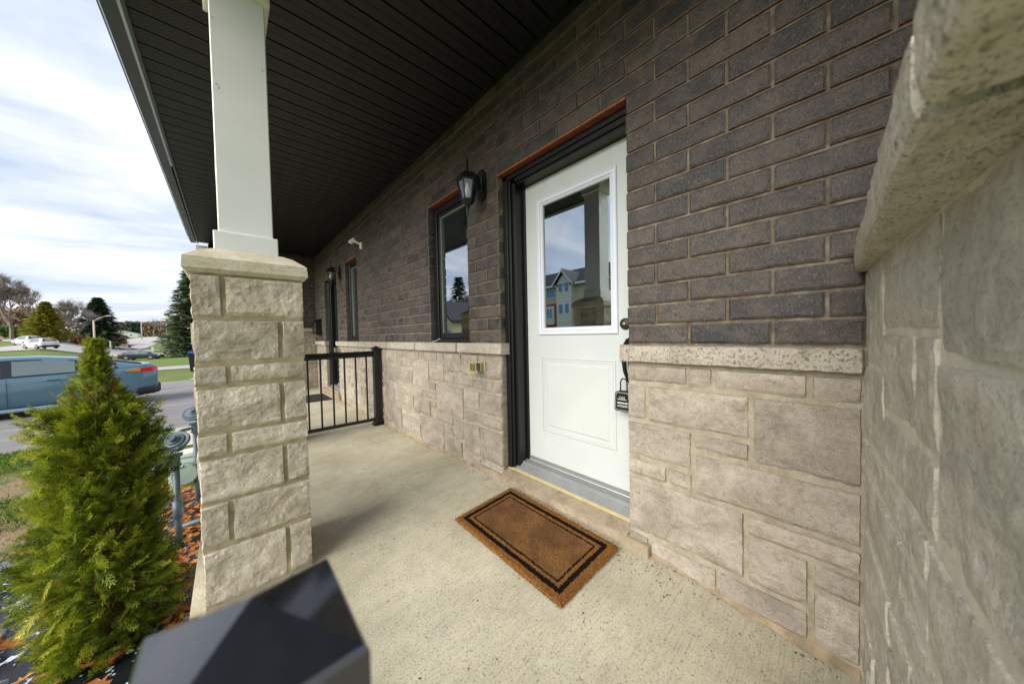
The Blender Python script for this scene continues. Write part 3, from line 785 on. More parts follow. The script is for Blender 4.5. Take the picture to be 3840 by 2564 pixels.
ob = bricks_joined('brickwork', lst, pl_s, None, (0, 0, 0)); ob.parent = SW; ob.location = (0, 0, 0)
for (a, b_, k) in []: pass
FW = empty('far_side_wall', (-.22, 8.695, 0), parent=house)
mb = MB(); mb.box((.0, .006, 0), (1.85, .3, 1.38), 1); mb.box((.0, .010, 1.38), (1.85, .3, ZT+.1), 0); loc_part('wall_core', mb, [MORTAR, SMORT], FW)
for (a, b_, z0, z1) in ashlar(0, 1.8, .03, 1.36, 77):
    sd_ += 1; loc_child('stone', rough_block('stone', b_-a, .09, z1-z0, .011, sd_, STONE, cell=.1), FW, (a, 0, z0))
loc_child('ledge_block', rough_block('ledge_block', 1.8, .13, .09, .005, 991, LEDGE, cell=.1, chip=.1), FW, (0, -.03, 1.37))
lst = []
for k in range(18):
    y = -.15*(k % 2)
    while y < 1.8:
        a, b_ = max(0, y+.005), min(1.8, y+.295)
        if b_-a > .03: lst.append((a, b_, k))
        y += .3
def pl_f(t):
    a, b_, k = t; z = 1.462+k*H0+.0085; return b_-a, lambda q: Vector((a+q.x, q.y, z+q.z))
ob = bricks_joined('brickwork', lst, pl_f, None, (0, 0, 0)); ob.parent = FW; ob.location = (0, 0, 0)
mb = MB(); mb.bbox((-.40, 8.60, -.4), (-.235, 8.86, 3.08)); part('corner_board', mb, WHITEP, house, (-.3, 8.7, 0))
mb = MB(); mb.bbox((-.228, 8.58, -.4), (-.17, 8.64, 3.12)); part('downpipe', mb, BLACKM, house, (-.2, 8.6, 0))

# porch ceiling and gutter
SOF = 3.15; XS0, XS1 = -.37, XW+.0
mb = MB(); mb.box((-.40, -.75, SOF+.03), (XW+.2, 8.80, SOF+.05)); mb.box((-.48, -.75, SOF+.16), (3.2, 8.9, SOF+.30))  # last box: unseen roof slab, added to block light from above
mb.box((XW+.1, -.75, SOF+.02), (XW+.2, 8.9, SOF+.2))
sof = part('porch_ceiling', mb, HOLE, house, (.6, 4.3, SOF))
pw = .1425; n = int((8.70+.6)/pw)
def panel(x0, x1, vent):
    mb = MB(); w2 = pw
    # two shallow pans with a V groove at the lap
    prof = [(0, .022), (.004, .022), (.007, 0), (w2*.49, 0), (w2*.50, .003), (w2*.51, 0), (w2-.006, 0), (w2-.003, .022), (w2, .022)]
    for i, (y, z) in enumerate(prof): mb.v += [(x0, y, z), (x1, y, z)]
    for i in range(len(prof)-1): mb.quadface((2*i, 2*i+2, 2*i+3, 2*i+1))
    if vent:
        nx_ = int((x1-x0)/.026)
        for i in range(nx_):
            for j, yy in enumerate((.020, .035, .050, .088, .103, .118)):
                xx = x0+.012+i*.026+(.013 if j % 2 else 0)
                if xx > x1-.012: continue
                k = len(mb.v); mb.v += [(xx, yy-.0022, -.0006), (xx+.011, yy-.0022, -.0006), (xx+.011, yy+.0022, -.0006), (xx, yy+.0022, -.0006)]
                mb.quadface((k, k+3, k+2, k+1), 1)
    return mb.mesh('soffit_panel', [SOFV if vent else SOFM, HOLE])
pv = panel(0, .50, True); ps = panel(0, XS1-(XS0+.50), False)
for i in range(n):
    y = -.6+i*pw
    if y > 8.69: break
    link('vented_soffit_panel', pv, sof, (XS0, y, SOF)); link('soffit_panel', ps, sof, (XS0+.50, y, SOF))
mb = MB(); mb.box((XW-.03, -.6, SOF-.012), (XW+.004, 8.69, SOF+.01)); part('ceiling_trim', mb, SOFM, house, (XW, 4.3, SOF))
mb = MB()   # fascia and gutter
mb.bbox((-.385, -.75, SOF-.018), (-.364, 8.72, SOF+.02), .003); part('fascia_strip', mb, GUTM, house, (-.37, 4, SOF))
mb = MB(); mb.box((-.40, -.75, SOF-.012), (-.3855, 5.05, SOF+.15)); part('fascia_seam', mb, GUTS, house, (-.39, 2, SOF))
mb = MB()
prof = [(-.400, SOF-.010), (-.470, SOF-.010), (-.486, SOF+.03), (-.492, SOF+.07), (-.505, SOF+.10), (-.505, SOF+.125), (-.498, SOF+.125), (-.40, SOF+.12)]
mb.poly([(x, -.75, z) for x, z in prof], (0, 9.47, 0)); gut = part('gutter', mb, GUTM, house, (-.45, 4, SOF))
mb = MB(); mb.bbox((-.512, -.75, SOF+.098), (-.5055, 8.72, SOF+.128), .002); part('gutter_lip', mb, GUTS, gut, (-.51, 4, SOF+.1))

# windows -----------------------------------------------------------------
def window(y0, y1, z0, z1):
    X = XW+.062
    mb = MB(); t = .062
    mb.bbox((X, y0, z0), (X+.03, y0+t, z1), .004); mb.bbox((X, y1-t, z0), (X+.03, y1, z1), .004)
    mb.bbox((X, y0+t, z1-t), (X+.03, y1-t, z1), .004); mb.bbox((X-.03, y0, z0), (X+.03, y1, z0+.035), .004)
    mb.box((X+.03, y0, z0), (X+.12, y0+.03, z1)); mb.box((X+.03, y1-.03, z0), (X+.12, y1, z1)); mb.box((X+.03, y0, z1-.03), (X+.12, y1, z1)); mb.box((X+.03, y0, z0), (X+.12, y1, z0+.03))
    fr = part('window', mb, FRAMEB, house, (X, (y0+y1)/2, z0))
    a, b_, c, d = y0+t+.002, y1-t-.002, z0+.037, z1-t-.002; s = .034; X2 = X+.016
    mb = MB(); mb.bbox((X2, a, c), (X2+.03, a+s, d), .004); mb.bbox((X2, b_-s, c), (X2+.03, b_, d), .004); mb.bbox((X2, a+s, c), (X2+.03, b_-s, c+s+.02), .004); mb.bbox((X2, a+s, d-s), (X2+.03, b_-s, d), .004)
    part('sash', mb, FRAMEB, fr, (X2, a, c))
    mb = MB(); g = .008; e, f, gg, h = a+s, b_-s, c+s+.02, d-s
    mb.box((X2+.010, f-g, gg), (X2+.022, f, h)); mb.box((X2+.010, e, gg), (X2+.022, e+g, h)); mb.box((X2+.010, e+g, h-g), (X2+.022, f-g, h)); part('glazing_bead', mb, VINYL, fr, (X2, e, gg))
    mb = MB(); mb.box((X2+.024, e, gg), (X2+.028, f, h)); part('pane', mb, GLASS, fr, (X2, e, gg))
    mb = MB()
    for fr_ in (.33, .67): mb.box((X2+.034, e, gg+(h-gg)*fr_-.007), (X2+.040, f, gg+(h-gg)*fr_+.007))
    part('glazing_bar', mb, WHITEPL, fr, (X2, e, gg))
    mb = MB(); mb.tube([(X2+.10, e-.02, h-.05), (X2+.10, f+.02, h-.05)], .024, 12); part('roller_blind', mb, BLIND, fr, (X2+.1, e, h), smooth=True)
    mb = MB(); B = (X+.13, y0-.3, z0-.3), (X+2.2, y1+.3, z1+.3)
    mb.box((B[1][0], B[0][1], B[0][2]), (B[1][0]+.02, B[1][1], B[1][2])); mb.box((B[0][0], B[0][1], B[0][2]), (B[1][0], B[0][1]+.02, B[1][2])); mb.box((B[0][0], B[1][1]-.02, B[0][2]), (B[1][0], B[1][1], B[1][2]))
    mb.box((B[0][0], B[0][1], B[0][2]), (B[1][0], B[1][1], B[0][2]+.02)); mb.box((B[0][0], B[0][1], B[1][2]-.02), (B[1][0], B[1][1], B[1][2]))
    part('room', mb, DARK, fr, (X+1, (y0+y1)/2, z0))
window(WIN1[0]+.001, WIN1[1]-.001, ZL+.001, LIN_W-.012)
window(WIN2[0]+.001, WIN2[1]-.001, ZL+.001, LIN_W-.012)

# front door ----------------------------------------------------------------
def door_frame(y0, y1, a, b_, zt, zb, X):
    """y0..y1 masonry opening, a..b_ the slab"""
    mb = MB()
    for s, (p, q) in ((1, (b_, y1)), (-1, (a, y0))):
        w_ = abs(q-p); o_ = lambda t: p+(q-p)*t
        mb.bbox((XW+.050, o_(.62), zb), (X+.05, o_(1.0), zt), .003)                   # brick mould
        mb.bbox((XW+.062, o_(.42), zb), (X+.05, o_(.62), zt-.03), .003)
        mb.bbox((XW+.082, o_(.17), zb), (X+.05, o_(.42), zt-.055), .003)
        mb.bbox((X-.014, o_(0), zb), (X+.05, o_(.17), zt-.075), .002)
    mb.bbox((XW+.050, y0, zt-.035), (X+.05, y1, zt), .003); mb.bbox((XW+.064, a, zt-.065), (X+.05, b_, zt-.035), .003)
    mb.bbox((XW+.084, a, zt-.078), (X+.05, b_, zt-.065), .003); mb.bbox((X-.014, a, dz(2.325)), (X+.05, b_, max(zt-.065, dz(2.325)+.004)), .002)
    return part('door_frame', mb, FRAMEB, house, (X, (a+b_)/2, zb))
XD = 1.758; DS = XD/1.700
def dy(y): return y*DS
def dz(z): return 1.22+(z-1.22)*DS
door_frame(DOOR1[0]+.001, DOOR1[1]-.001, .818, 1.727, LIN_D-.012, .135, XD)
mb = MB()
ya, yb, za, zb = .820, 1.724, dz(.285), dz(2.322)
gy0, gy1, gz0, gz1 = dy(.955), dy(1.498), dz(1.25), dz(2.138)            # opening for the lite
mb.box((XD, ya, za), (XD+.044, gy0, zb)); mb.box((XD, gy1, za), (XD+.044, yb, zb)); mb.box((XD, gy0, za), (XD+.044, gy1, gz0)); mb.box((XD, gy0, gz1), (XD+.044, gy1, zb))
slab = part('front_door', mb, DOORW, house, (XD, (ya+yb)/2, za))
def frame_ring(y0, y1, z0, z1, prof, X, m=0, mb=None):
    """profile (inset, x-offset) swept round a rectangle"""
    mb = mb or MB(); i0 = len(mb.v); n_ = len(prof)
    for ins, dx in prof:
        for (y, z) in ((y0+ins, z0+ins), (y1-ins, z0+ins), (y1-ins, z1-ins), (y0+ins, z1-ins)): mb.v.append((X+dx, y, z))
    for k in range(n_-1):
        for j in range(4):
            A = i0+k*4+j; B = i0+k*4+(j+1) % 4; mb.quadface((A, B, B+4, A+4), m)
    return mb
mb = frame_ring(dy(.921), dy(1.553), dz(1.210), dz(2.189), [(0, -.0005), (0, -.010), (.005, -.014), (.010, -.014), (.012, -.010), (.026, -.010), (.029, -.013), (.036, -.013), (.038, -.006), (.046, -.004), (.052, .006), (.054, .018)], XD)
part('lite_frame', mb, LITE, slab, (XD, 1.24, 1.2))
mb = MB(); mb.box((XD+.010, gy0, gz0), (XD+.014, gy1, gz1)); part('pane', mb, GLASS, slab, (XD, 1.24, 1.2))
mb = MB(); mb.tube([(XD+.075, gy0-.01, gz1-.055), (XD+.075, gy1+.01, gz1-.055)], .026, 14); part('roller_blind', mb, BLIND, slab, (XD+.07, 1.24, gz1), smooth=True)
mb = frame_ring(dy(.940), dy(1.533), dz(.505), dz(1.051), [(0, -.0003), (.004, -.005), (.010, -.006), (.014, .001), (.017, .001), (.020, -.003), (.026, -.0035), (.030, .004), (.040, .004), (.053, -.0035), (.055, -.0045)], XD)
i = len(mb.v); A_, B_, C_2, D_2 = dy(.940)+.055, dy(1.533)-.055, dz(.505)+.055, dz(1.051)-.055; mb.v += [(XD-.0045, A_, C_2), (XD-.0045, B_, C_2), (XD-.0045, B_, D_2), (XD-.0045, A_, D_2)]; mb.quadface((i, i+1, i+2, i+3))
part('raised_panel', mb, DOORW, slab, (XD, 1.24, .78))
mb = MB(); mb.lathe([(.034, -.0005), (.034, -.012), (.028, -.020), (.012, -.022), (.010, -.026)], (XD, .905, 1.268), 'x', 24); db = part('deadbolt', mb, BLACKM, slab, (XD, .905, 1.268), smooth=False)
mb = MB(); mb.lathe([(.009, -.026), (.009, -.029), (.003, -.0295)], (XD, .905, 1.268), 'x', 14); part('keyway', mb, BRASS, db, (XD, .905, 1.268))
mb = MB(); mb.bbox((XD-.006, .855, .86), (XD-.0005, .893, 1.185), .003)
mb.tube([(XD-.004, .874, 1.15), (XD-.035, .880, 1.17), (XD-.058, .888, 1.13), (XD-.062, .890, 1.06), (XD-.055, .886, .99), (XD-.035, .878, .935), (XD-.004, .872, .92)], [.010, .012, .014, .014, .012, .009, .008], 10)
part('pull_handle', mb, BLACKM, slab, (XD, .872, 1.05), smooth=True)
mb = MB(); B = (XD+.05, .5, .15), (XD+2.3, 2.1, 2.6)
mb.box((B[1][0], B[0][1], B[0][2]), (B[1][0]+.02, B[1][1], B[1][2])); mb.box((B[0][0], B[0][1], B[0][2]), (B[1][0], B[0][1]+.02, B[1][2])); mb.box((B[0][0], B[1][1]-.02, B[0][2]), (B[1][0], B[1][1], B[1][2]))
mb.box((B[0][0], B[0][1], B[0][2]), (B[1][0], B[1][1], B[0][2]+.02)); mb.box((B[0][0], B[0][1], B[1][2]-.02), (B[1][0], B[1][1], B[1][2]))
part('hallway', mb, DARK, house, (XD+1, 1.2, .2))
# threshold: ribbed aluminium sill, sealant strip
mb = MB()
prof = [(XD+.03, .100), (XD+.03, dz(.285)-.001), (XD-.002, dz(.285)-.001), (XD-.004, .226)]
x = XD-.006; z = .222
for i in range(7): prof += [(x, z), (x-.0035, z-.001), (x-.0040, z-.0055), (x-.006, z-.0055)]; x -= .0066; z -= .0020
prof += [(x, z+.007), (x-.008, z+.005), (x-.010, z-.004)]; x -= .012; z -= .006
for i in range(8): prof += [(x, z), (x-.0035, z-.001), (x-.0040, z-.0055), (x-.006, z-.0055)]; x -= .0066; z -= .0042
xf, zz = x, z
prof += [(xf, z-.002), (xf, .10)]
mb.poly([(px, DOOR1[0]+.004, pz) for px, pz in prof], (0, DOOR1[1]-DOOR1[0]-.008, 0))
th = part('threshold', mb, ALU, house, (XD-.04, 1.3, .15))
mb = MB(); mb.bbox((xf-.013, DOOR1[0]+.004, zz-.020), (xf-.0005, DOOR1[1]-.004, zz-.003), .004); part('sealant_strip', mb, YEL, th, (XW, 1.3, .15))
# step stone under the door
me = rough_block('door_step', 1.44, .20, .118, .007, 4242, STEPM, cell=.03, chip=.5)
o = link('door_step', me, house, (XW-.030, 2.125, .0), -PI/2)
mb = MB(); mb.poly([(XW-.024, DOOR1[0]+.003, .100), (XD, DOOR1[0]+.003, .100), (XD, DOOR1[0]+.003, zz-.012), (xf-.005, DOOR1[0]+.003, zz-.012), (XW-.022, DOOR1[0]+.003, .121)], (0, DOOR1[1]-DOOR1[0]-.006, 0)); part('mortar_bed', mb, STEPM, house, (XW, 1.3, .13))

# neighbour's door
door_frame(DOOR2[0]+.001, DOOR2[1]-.001, DOOR2[0]+.036, 7.53, LIN_D-.012, .165, XD)
mb = MB(); a, b_ = DOOR2[0]+.038, 7.528
mb.box((XD, a, dz(.285)), (XD+.044, b_, dz(2.322))); d2 = part('front_door', mb, BLACKM, house, (XD, 7.1, .285)); d2['label'] = 'black door of the neighbouring porch'
mb = frame_ring(a+.12, b_-.12, 1.21, 2.19, [(0, -.0005), (0, -.010), (.02, -.012), (.04, -.004)], XD); part('lite_frame', mb, BLACKM, d2, (XD, 7.1, 1.7))
mb = MB(); mb.bbox((XD-.016, a, .15), (XD+.03, b_, dz(.284)), .003); mb.bbox((XW+.05, DOOR2[0]+.004, .15), (XD-.017, DOOR2[1]-.004, .205), .003); part('threshold', mb, ALU, house, (XD, 7.1, .15))
me = rough_block('door_step', 1.40, .20, .128, .008, 4243, STEPM, cell=.06, chip=.5); link('door_step', me, house, (XW-.040, 8.02, .0), -PI/2)
mb = MB(); mb.bbox((XW-.018, DOOR2[0]+.003, .125), (XD, DOOR2[1]-.003, .166), .003); part('mortar_bed', mb, STEPM, house, (XW, 7.1, .13))
# notice on the black door
mb = MB(); mb.bbox((XD-.018, 6.99, 1.16), (XD-.0145, 7.13, 1.38), .001); tg = empty('door_notice', (XD-.016, 7.06, 1.2), 'two small pale paper notices taped to the black door', 'notice')
part('card', mb, PAPERB, tg, (XD-.016, 7.06, 1.2)); mb = MB(); mb.bbox((XD-.0145, 7.0, 1.39), (XD-.012, 7.07, 1.53), .001); part('paper', mb, PAPER, tg, (XD-.014, 7.06, 1.45))

# ---------------------------------------------------------------- columns
def column(y0, label, cell, seed):
    X0, X1 = -.115, .300; Yf, Yb = y0, y0+.415
    t = empty('porch_column', ((X0+X1)/2, (Yf+Yb)/2, 0), label, 'column', 'stone and white porch columns')
    mb = MB(); mb.box((X0+.0055, Yf+.0055, 0), (X1-.0055, Yb-.0055, 1.53)); core = part('column_core', mb, mat('column_mortar', lambda t_, b, m: (t_.set(b.inputs['Base Color'], t_.ramp(t_.noise(t_.new('ShaderNodeTexCoord').outputs['Object'], 25, 5, .6), [(.3, (.24, .20, .115)), (.7, (.42, .365, .235))])), b.inputs['Roughness'].__setattr__('default_value', .95))), t, (0, y0+.2, 0))
    rows = [(1.320, 1.513, 0), (1.112, 1.308, 1), (1.012, 1.100, 0), (.800, 1.000, 1), (.690, .788, 0), (.484, .678, 1), (.272, .472, 0), (.004, .260, 1)]
    rs = random.Random(seed)
    for i, (z0, z1, ty) in enumerate(rows):
        h = z1-z0; j1 = .006
        sp = rs.uniform(-.008, .008)
        # small end stone (end of the side stone) and the long stone, pinwheel
        if ty == 0: fr = [(X0, X0+.100+sp), (X0+.114+sp, X1)]
        else: fr = [(X0+.004, X1-.110+sp), (X1-.096+sp, X1)]
        for (a, b_) in fr:
            global sd_; sd_ += 1
            small = b_-a < .2
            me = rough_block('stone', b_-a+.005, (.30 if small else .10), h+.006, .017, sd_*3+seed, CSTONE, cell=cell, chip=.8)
            link('stone', me, t, (a-.0025, Yf+.003, z0-.003))
        # back and side stones
        if ty == 0:
            bk = [(X0, X1-.114), (X1-.1, X1)]
        else: bk = [(X0, X0+.1), (X0+.114, X1)]
        for (a, b_) in bk:
            sd_ += 1; me = rough_block('stone', b_-a, .10, h, .012, sd_*3+seed, CSTONE, cell=max(cell, .05)); link('stone', me, t, (b_, Yb, z0), PI)
        for side, x, rz in ((0, X0, -PI/2), (1, X1, PI/2)):
            long_ = (side == 0) == (ty == 0)
            a, b_ = (Yf+.302, Yb-.102) if long_ else (Yf+.102, Yb-.102)
            sd_ += 1
            if b_-a > .03:
                me = rough_block('stone', b_-a, .09, h, .012, sd_*3+seed, CSTONE, cell=max(cell, .05)); link('stone', me, t, (x, b_ if side == 0 else a, z0), rz)
    # cast cap
    mb = MB(); e = .022; A = (X0-e, Yf-e, X1+e, Yb+e); i0 = len(mb.v); s_ = .075
    rings = [(A[0]+.03, A[1]+.03, A[2]-.03, A[3]-.03, 1.516), (A[0]+.012, A[1]+.012, A[2]-.012, A[3]-.012, 1.523), (A[0], A[1], A[2], A[3], 1.540), (A[0]+.004, A[1]+.004, A[2]-.004, A[3]-.004, 1.590), (A[0]+s_*.75, A[1]+s_*.75, A[2]-s_*.75, A[3]-s_*.75, 1.632), (A[0]+s_+.02, A[1]+s_+.02, A[2]-s_-.02, A[3]-s_-.02, 1.650)]
    for (a, b_, c, d, z) in rings: mb.v += [(a, b_, z), (c, b_, z), (c, d, z), (a, d, z)]
    mb.quadface([i0+k for k in (3, 2, 1, 0)]); n_ = len(rings)
    for k in range(n_-1):
        for j in range(4): A_ = i0+k*4+j; B_ = i0+k*4+(j+1) % 4; mb.quadface((A_, B_, B_+4, A_+4))
    mb.quadface([i0+(n_-1)*4+k for k in range(4)])
    part('cap_stone', mb, CAPM, t, (.09, y0+.2, 1.53))
    cx, cy = .0885, y0+.2075; r = .1055
    mb = MB(); mb.bbox((cx-r, cy-r, 1.73), (cx+r, cy+r, SOF), .004); part('shaft', mb, WHITEP, t, (cx, cy, 1.7))
    mb = MB(); mb.bbox((cx-r-.018, cy-r-.018, 1.645), (cx+r+.018, cy+r+.018, 1.742), .004); part('base_trim', mb, WHITEP, t, (cx, cy, 1.7))
    mb = MB(); mb.bbox((cx-r-.022, cy-r-.022, 2.93), (cx+r+.022, cy+r+.022, SOF-.001), .004); part('top_trim', mb, WHITET, t, (cx, cy, 3.0))
    return t
column(1.946, 'nearest porch column, large pale split stone pier under a white square shaft', .013, 11)
column(4.25, 'second porch column mostly hidden behind the near one, holding the far rail', .08, 23)

# ---------------------------------------------------------------- railings
def post_geo(t, cx, cy, w_, zt, m=RAILM, capm=BLACKM, capw=None, capz=None):
    h = w_/2
    mb = MB(); mb.bbox((cx-h, cy-h, .01), (cx+h, cy+h, zt), .004); part('post', mb, m, t, (cx, cy, 0))
    mb = MB(); b_ = h+.026; i = len(mb.v)
    mb.bbox((cx-b_, cy-b_, .0), (cx+b_, cy+b_, .014), .003)
    mb.bbox((cx-b_+.006, cy-b_+.006, .014), (cx+b_-.006, cy+b_-.006, .028), .006); mb.bbox((cx-h-.008, cy-h-.008, .028), (cx+h+.008, cy+h+.008, .055), .006)
    part('base_cover', mb, m, t, (cx, cy, 0))
    c = (capw or w_+.016)/2; z = zt if capz is None else capz; ap = .028 if capw is None else .0265
    mb = MB(); i = len(mb.v)
    rings = [(c-.004, z-.034), (c, z-.030), (c, z-.004), (c-.0022, z)]
    for (q, zz) in rings: mb.v += [(cx-q, cy-q, zz), (cx+q, cy-q, zz), (cx+q, cy+q, zz), (cx-q, cy+q, zz)]
    for k in range(3):
        for j in range(4): A_ = i+k*4+j; B_ = i+k*4+(j+1) % 4; mb.quadface((A_, B_, B_+4, A_+4))
    mb.quadface([i+3, i+2, i+1, i]); k = len(mb.v); mb.v.append((cx, cy, z+ap))
    for j in range(4): mb.quadface((i+12+j, i+12+(j+1) % 4, k))
    part('post_cap', mb, capm, t, (cx, cy, z))
t = empty('railing', (1.0, 4.45, 0), 'black metal guard rail with balusters between far column and wall', 'railing')
post_geo(t, 1.515, 4.45, .085, 1.07)
mb = MB(); mb.bbox((.30, 4.42, .95), (1.472, 4.48, .985), .004); mb.bbox((.30, 4.427, .985), (1.472, 4.473, 1.005), .006); mb.bbox((.30, 4.415, 1.005), (1.472, 4.485, 1.028), .008); part('top_rail', mb, RAILM, t, (.9, 4.45, .95))
mb = MB(); mb.bbox((.30, 4.43, .062), (1.472, 4.47, .10), .004); part('bottom_rail', mb, RAILM, t, (.9, 4.45, .06))
x = 1.380
bme = MB().bbox((-.0095, -.0095, 0), (.0095, .0095, .852), .002).mesh('baluster', RAILM)
while x > .32: link('baluster', bme, t, (x, 4.45, .0995)); x -= .1355
t = empty('railing_post', (.0055, .24, 0), 'near black metal rail post with pyramid cap, blurred at the porch front', 'post')
post_geo(t, .0055, .2405, .085, 1.04, RAILM, CAPBLK, .101, 1.04)

# ---------------------------------------------------------------- lanterns
def lantern(y, z, label):
    t = empty('wall_lantern', (XW, y, z), label, 'lantern', 'black wall lanterns beside the doors')
    cx = XW-.150; cy = y-.0
    mb = MB(); pl = [(.0, -.125), (.030, -.115), (.047, -.085), (.052, -.04), (.052, .05), (.046, .09), (.030, .118), (0, .128)]
    pts = [(XW-.001, y+a, z+b_) for a, b_ in pl] + [(XW-.001, y-a, z+b_) for a, b_ in pl[::-1][1:-1]]
    mb.poly(pts, (-.018, 0, 0)); mb.bbox((XW-.036, y-.03, z-.06), (XW-.019, y+.03, z+.07), .008); part('back_plate', mb, BLACKM, t, (XW, y, z))
    mb = MB(); mb.tube([(XW-.03, y, z+.035), (XW-.06, y, z+.065), (XW-.10, y, z+.075), (cx, y, z+.060)], [.014, .012, .011, .012], 10); part('arm', mb, BLACKM, t, (XW-.05, y, z), smooth=True)
    zt = z+.045; n_ = 6; r0 = PI/6
    mb = MB(); mb.lathe([(.016, zt+.028), (.026, zt+.018), (.055, zt+.004), (.094, zt-.048), (.098, zt-.056), (.092, zt-.060), (.074, zt-.062)], (cx, cy, 0), 'z', n_, rot0=r0); part('roof', mb, BLACKM, t, (cx, cy, zt))
    mb = MB(); mb.lathe([(.012, zt+.026), (.018, zt+.036), (.008, zt+.048), (.014, zt+.068), (.007, zt+.090), (.011, zt+.110), (.005, zt+.120), (.001, zt+.150)], (cx, cy, 0), 'z', 10); part('top_finial', mb, BLACKM, t, (cx, cy, zt), smooth=True)
    zb = zt-.205; R1, R2 = .078, .046
    mb = MB()
    for j in range(n_):
        th = 2*PI*j/n_+r0; mb.tube([(cx+R1*math.cos(th), cy+R1*math.sin(th), zt-.060), (cx+R2*math.cos(th), cy+R2*math.sin(th), zb)], .0058, 5)
    mb.lathe([(R2+.006, zb+.006), (R2+.007, zb-.004), (R2-.006, zb-.022), (.020, zb-.036), (.010, zb-.042)], (cx, cy, 0), 'z', n_, rot0=r0); part('cage', mb, BLACKM, t, (cx, cy, zb))
    mb = MB(); i = len(mb.v)
    for j in range(n_):
        th = 2*PI*j/n_+r0; mb.v += [(cx+(R1-.004)*math.cos(th), cy+(R1-.004)*math.sin(th), zt-.060), (cx+(R2-.003)*math.cos(th), cy+(R2-.003)*math.sin(th), zb+.004)]
    for j in range(n_): k = (j+1) % n_; mb.quadface((i+2*j, i+2*k, i+2*k+1, i+2*j+1))
    part('glass', mb, CLEARG, t, (cx, cy, zb))
    mb = MB(); mb.lathe([(.012, zt-.062), (.014, zt-.10), (.030, zt-.135), (.030, zt-.155), (.018, zt-.175), (.001, zt-.180)], (cx, cy, 0), 'z', 14); part('bulb', mb, BULB, t, (cx, cy, zt-.1), smooth=True)
    mb = MB(); mb.lathe([(.014, zb-.040), (.016, zb-.054), (.007, zb-.060), (.011, zb-.072), (.006, zb-.084), (.001, zb-.120)], (cx, cy, 0), 'z', 10); part('bottom_finial', mb, BLACKM, t, (cx, cy, zb-.06), smooth=True)
    return t
lantern(2.040, 2.435, 'black carriage lantern on the brick pier beside the white door')
lantern(6.42, 2.43, 'black carriage lantern beside the far black door')

# ---------------------------------------------------------------- small wall things
t = empty('security_camera', (XW, 5.12, 2.62), 'small white motion light on a bracket high on the brick wall', 'camera')
mb = MB(); mb.bbox((XW-.03, 5.07, 2.58), (XW, 5.14, 2.68), .006); part('bracket', mb, WHITEPL, t, (XW, 5.12, 2.62))
mb = MB(); mb.tube([(XW-.02, 5.11, 2.655), (XW-.09, 5.14, 2.69)], .016, 8)
me_pts = []
mb2 = MB(); mb2.bbox((-.026, -.058, -.020), (.026, .058, .020), .005); me = mb2.mesh('lamp_head', WHITEPL); fixn(me)
part('arm', mb, WHITEPL, t, (XW-.05, 5.12, 2.66)); o = link('lamp_head', me, t, (XW-.12, 5.17, 2.70)); o.rotation_euler = (rad(-25), rad(20), rad(20))
t = empty('mailbox', (XW, 8.25, 1.45), 'small black letterbox on the wall beyond the far black door', 'mailbox')
mb = MB(); mb.bbox((XW-.13, 8.08, 1.30), (XW, 8.42, 1.60), .006); part('box', mb, BLACKM, t, (XW, 8.25, 1.4))
mb = MB(); mb.poly([(XW, 8.07, 1.605), (XW-.14, 8.07, 1.605), (XW-.145, 8.07, 1.58), (XW-.14, 8.07, 1.615), (XW, 8.07, 1.66)], (0, .36, 0)); part('lid', mb, BLACKM, t, (XW, 8.25, 1.6))
def outlet(y, z, label):
    t = empty('outlet_box', (XW, y, z), label, 'outlet box', 'yellowed outlet covers under the ledge')
    mb = MB(); mb.bbox((XW-.020, y-.062, z-.042), (XW-.004, y+.062, z+.042), .004); part('back_plate', mb, YEDGE, t, (XW, y, z))
    mb = MB(); mb.bbox((XW-.034, y-.045, z-.033), (XW-.020, y+.040, z+.033), .003); part('receptacle', mb, OUTG, t, (XW, y, z))
    mb = MB(); mb.bbox((XW-.085, y-.028, z-.036), (XW-.034, y+.060, z+.036), .010); part('clear_cover', mb, YCLEAR, t, (XW, y, z))
    mb = MB()
    frame_ring(y-.030, y+.062, z-.038, z+.038, [(0, -.080), (0, -.088), (.009, -.088), (.009, -.080), (0, -.080)], XW, 0, mb)
    frame_ring(y-.034, y+.062, z-.040, z+.040, [(0, -.034), (0, -.042), (.006, -.042), (.006, -.034), (0, -.034)], XW, 0, mb)
    part('cover_rim', mb, YEDGE, t, (XW, y, z))
outlet(2.10, .952, 'yellowed clear outlet cover on stone between door and window')
outlet(6.60, .99, 'yellowed outlet cover beside the far black door')

# lockbox hanging from the pull handle
LB = Vector((XD-.060, .893, .815))
t = empty('key_lockbox', tuple(LB), 'black combination key lockbox hanging from the white door handle', 'lockbox')
w2, h2 = .047, .058
def rr_pts(w_, h_, r, x):
    P_ = []
    for (sx_, sz_, a0) in ((1, 1, 0), (-1, 1, 90), (-1, -1, 180), (1, -1, 270)):
        rr_ = r if sz_ > 0 else r*.45
        for k in range(5):
            a = rad(a0+90*k/4); P_.append((x, LB.y+(sx_*(w_-rr_)+rr_*math.cos(a))*(1.0 if sz_ > 0 else 1.07), LB.z+sz_*(h_-rr_)+rr_*math.sin(a)))
    return P_
mb = MB(); mb.poly(rr_pts(w2, h2, .020, LB.x-.016), (.040, 0, 0)); part('case', mb, RUBBERM, t, tuple(LB))
mb = MB(); mb.poly(rr_pts(w2-.008, h2-.008, .016, LB.x-.0185), (.002, 0, 0)); part('face_plate', mb, BLACKM, t, tuple(LB))
o1, o2 = rr_pts(w2-.0065, h2-.0065, .0165, LB.x-.0175), rr_pts(w2-.008, h2-.008, .016, LB.x-.0175); mb = MB(); i = 0; mb.v = o1+o2; n_ = len(o1)
for k in range(n_): mb.quadface((k, (k+1) % n_, n_+(k+1) % n_, n_+k))
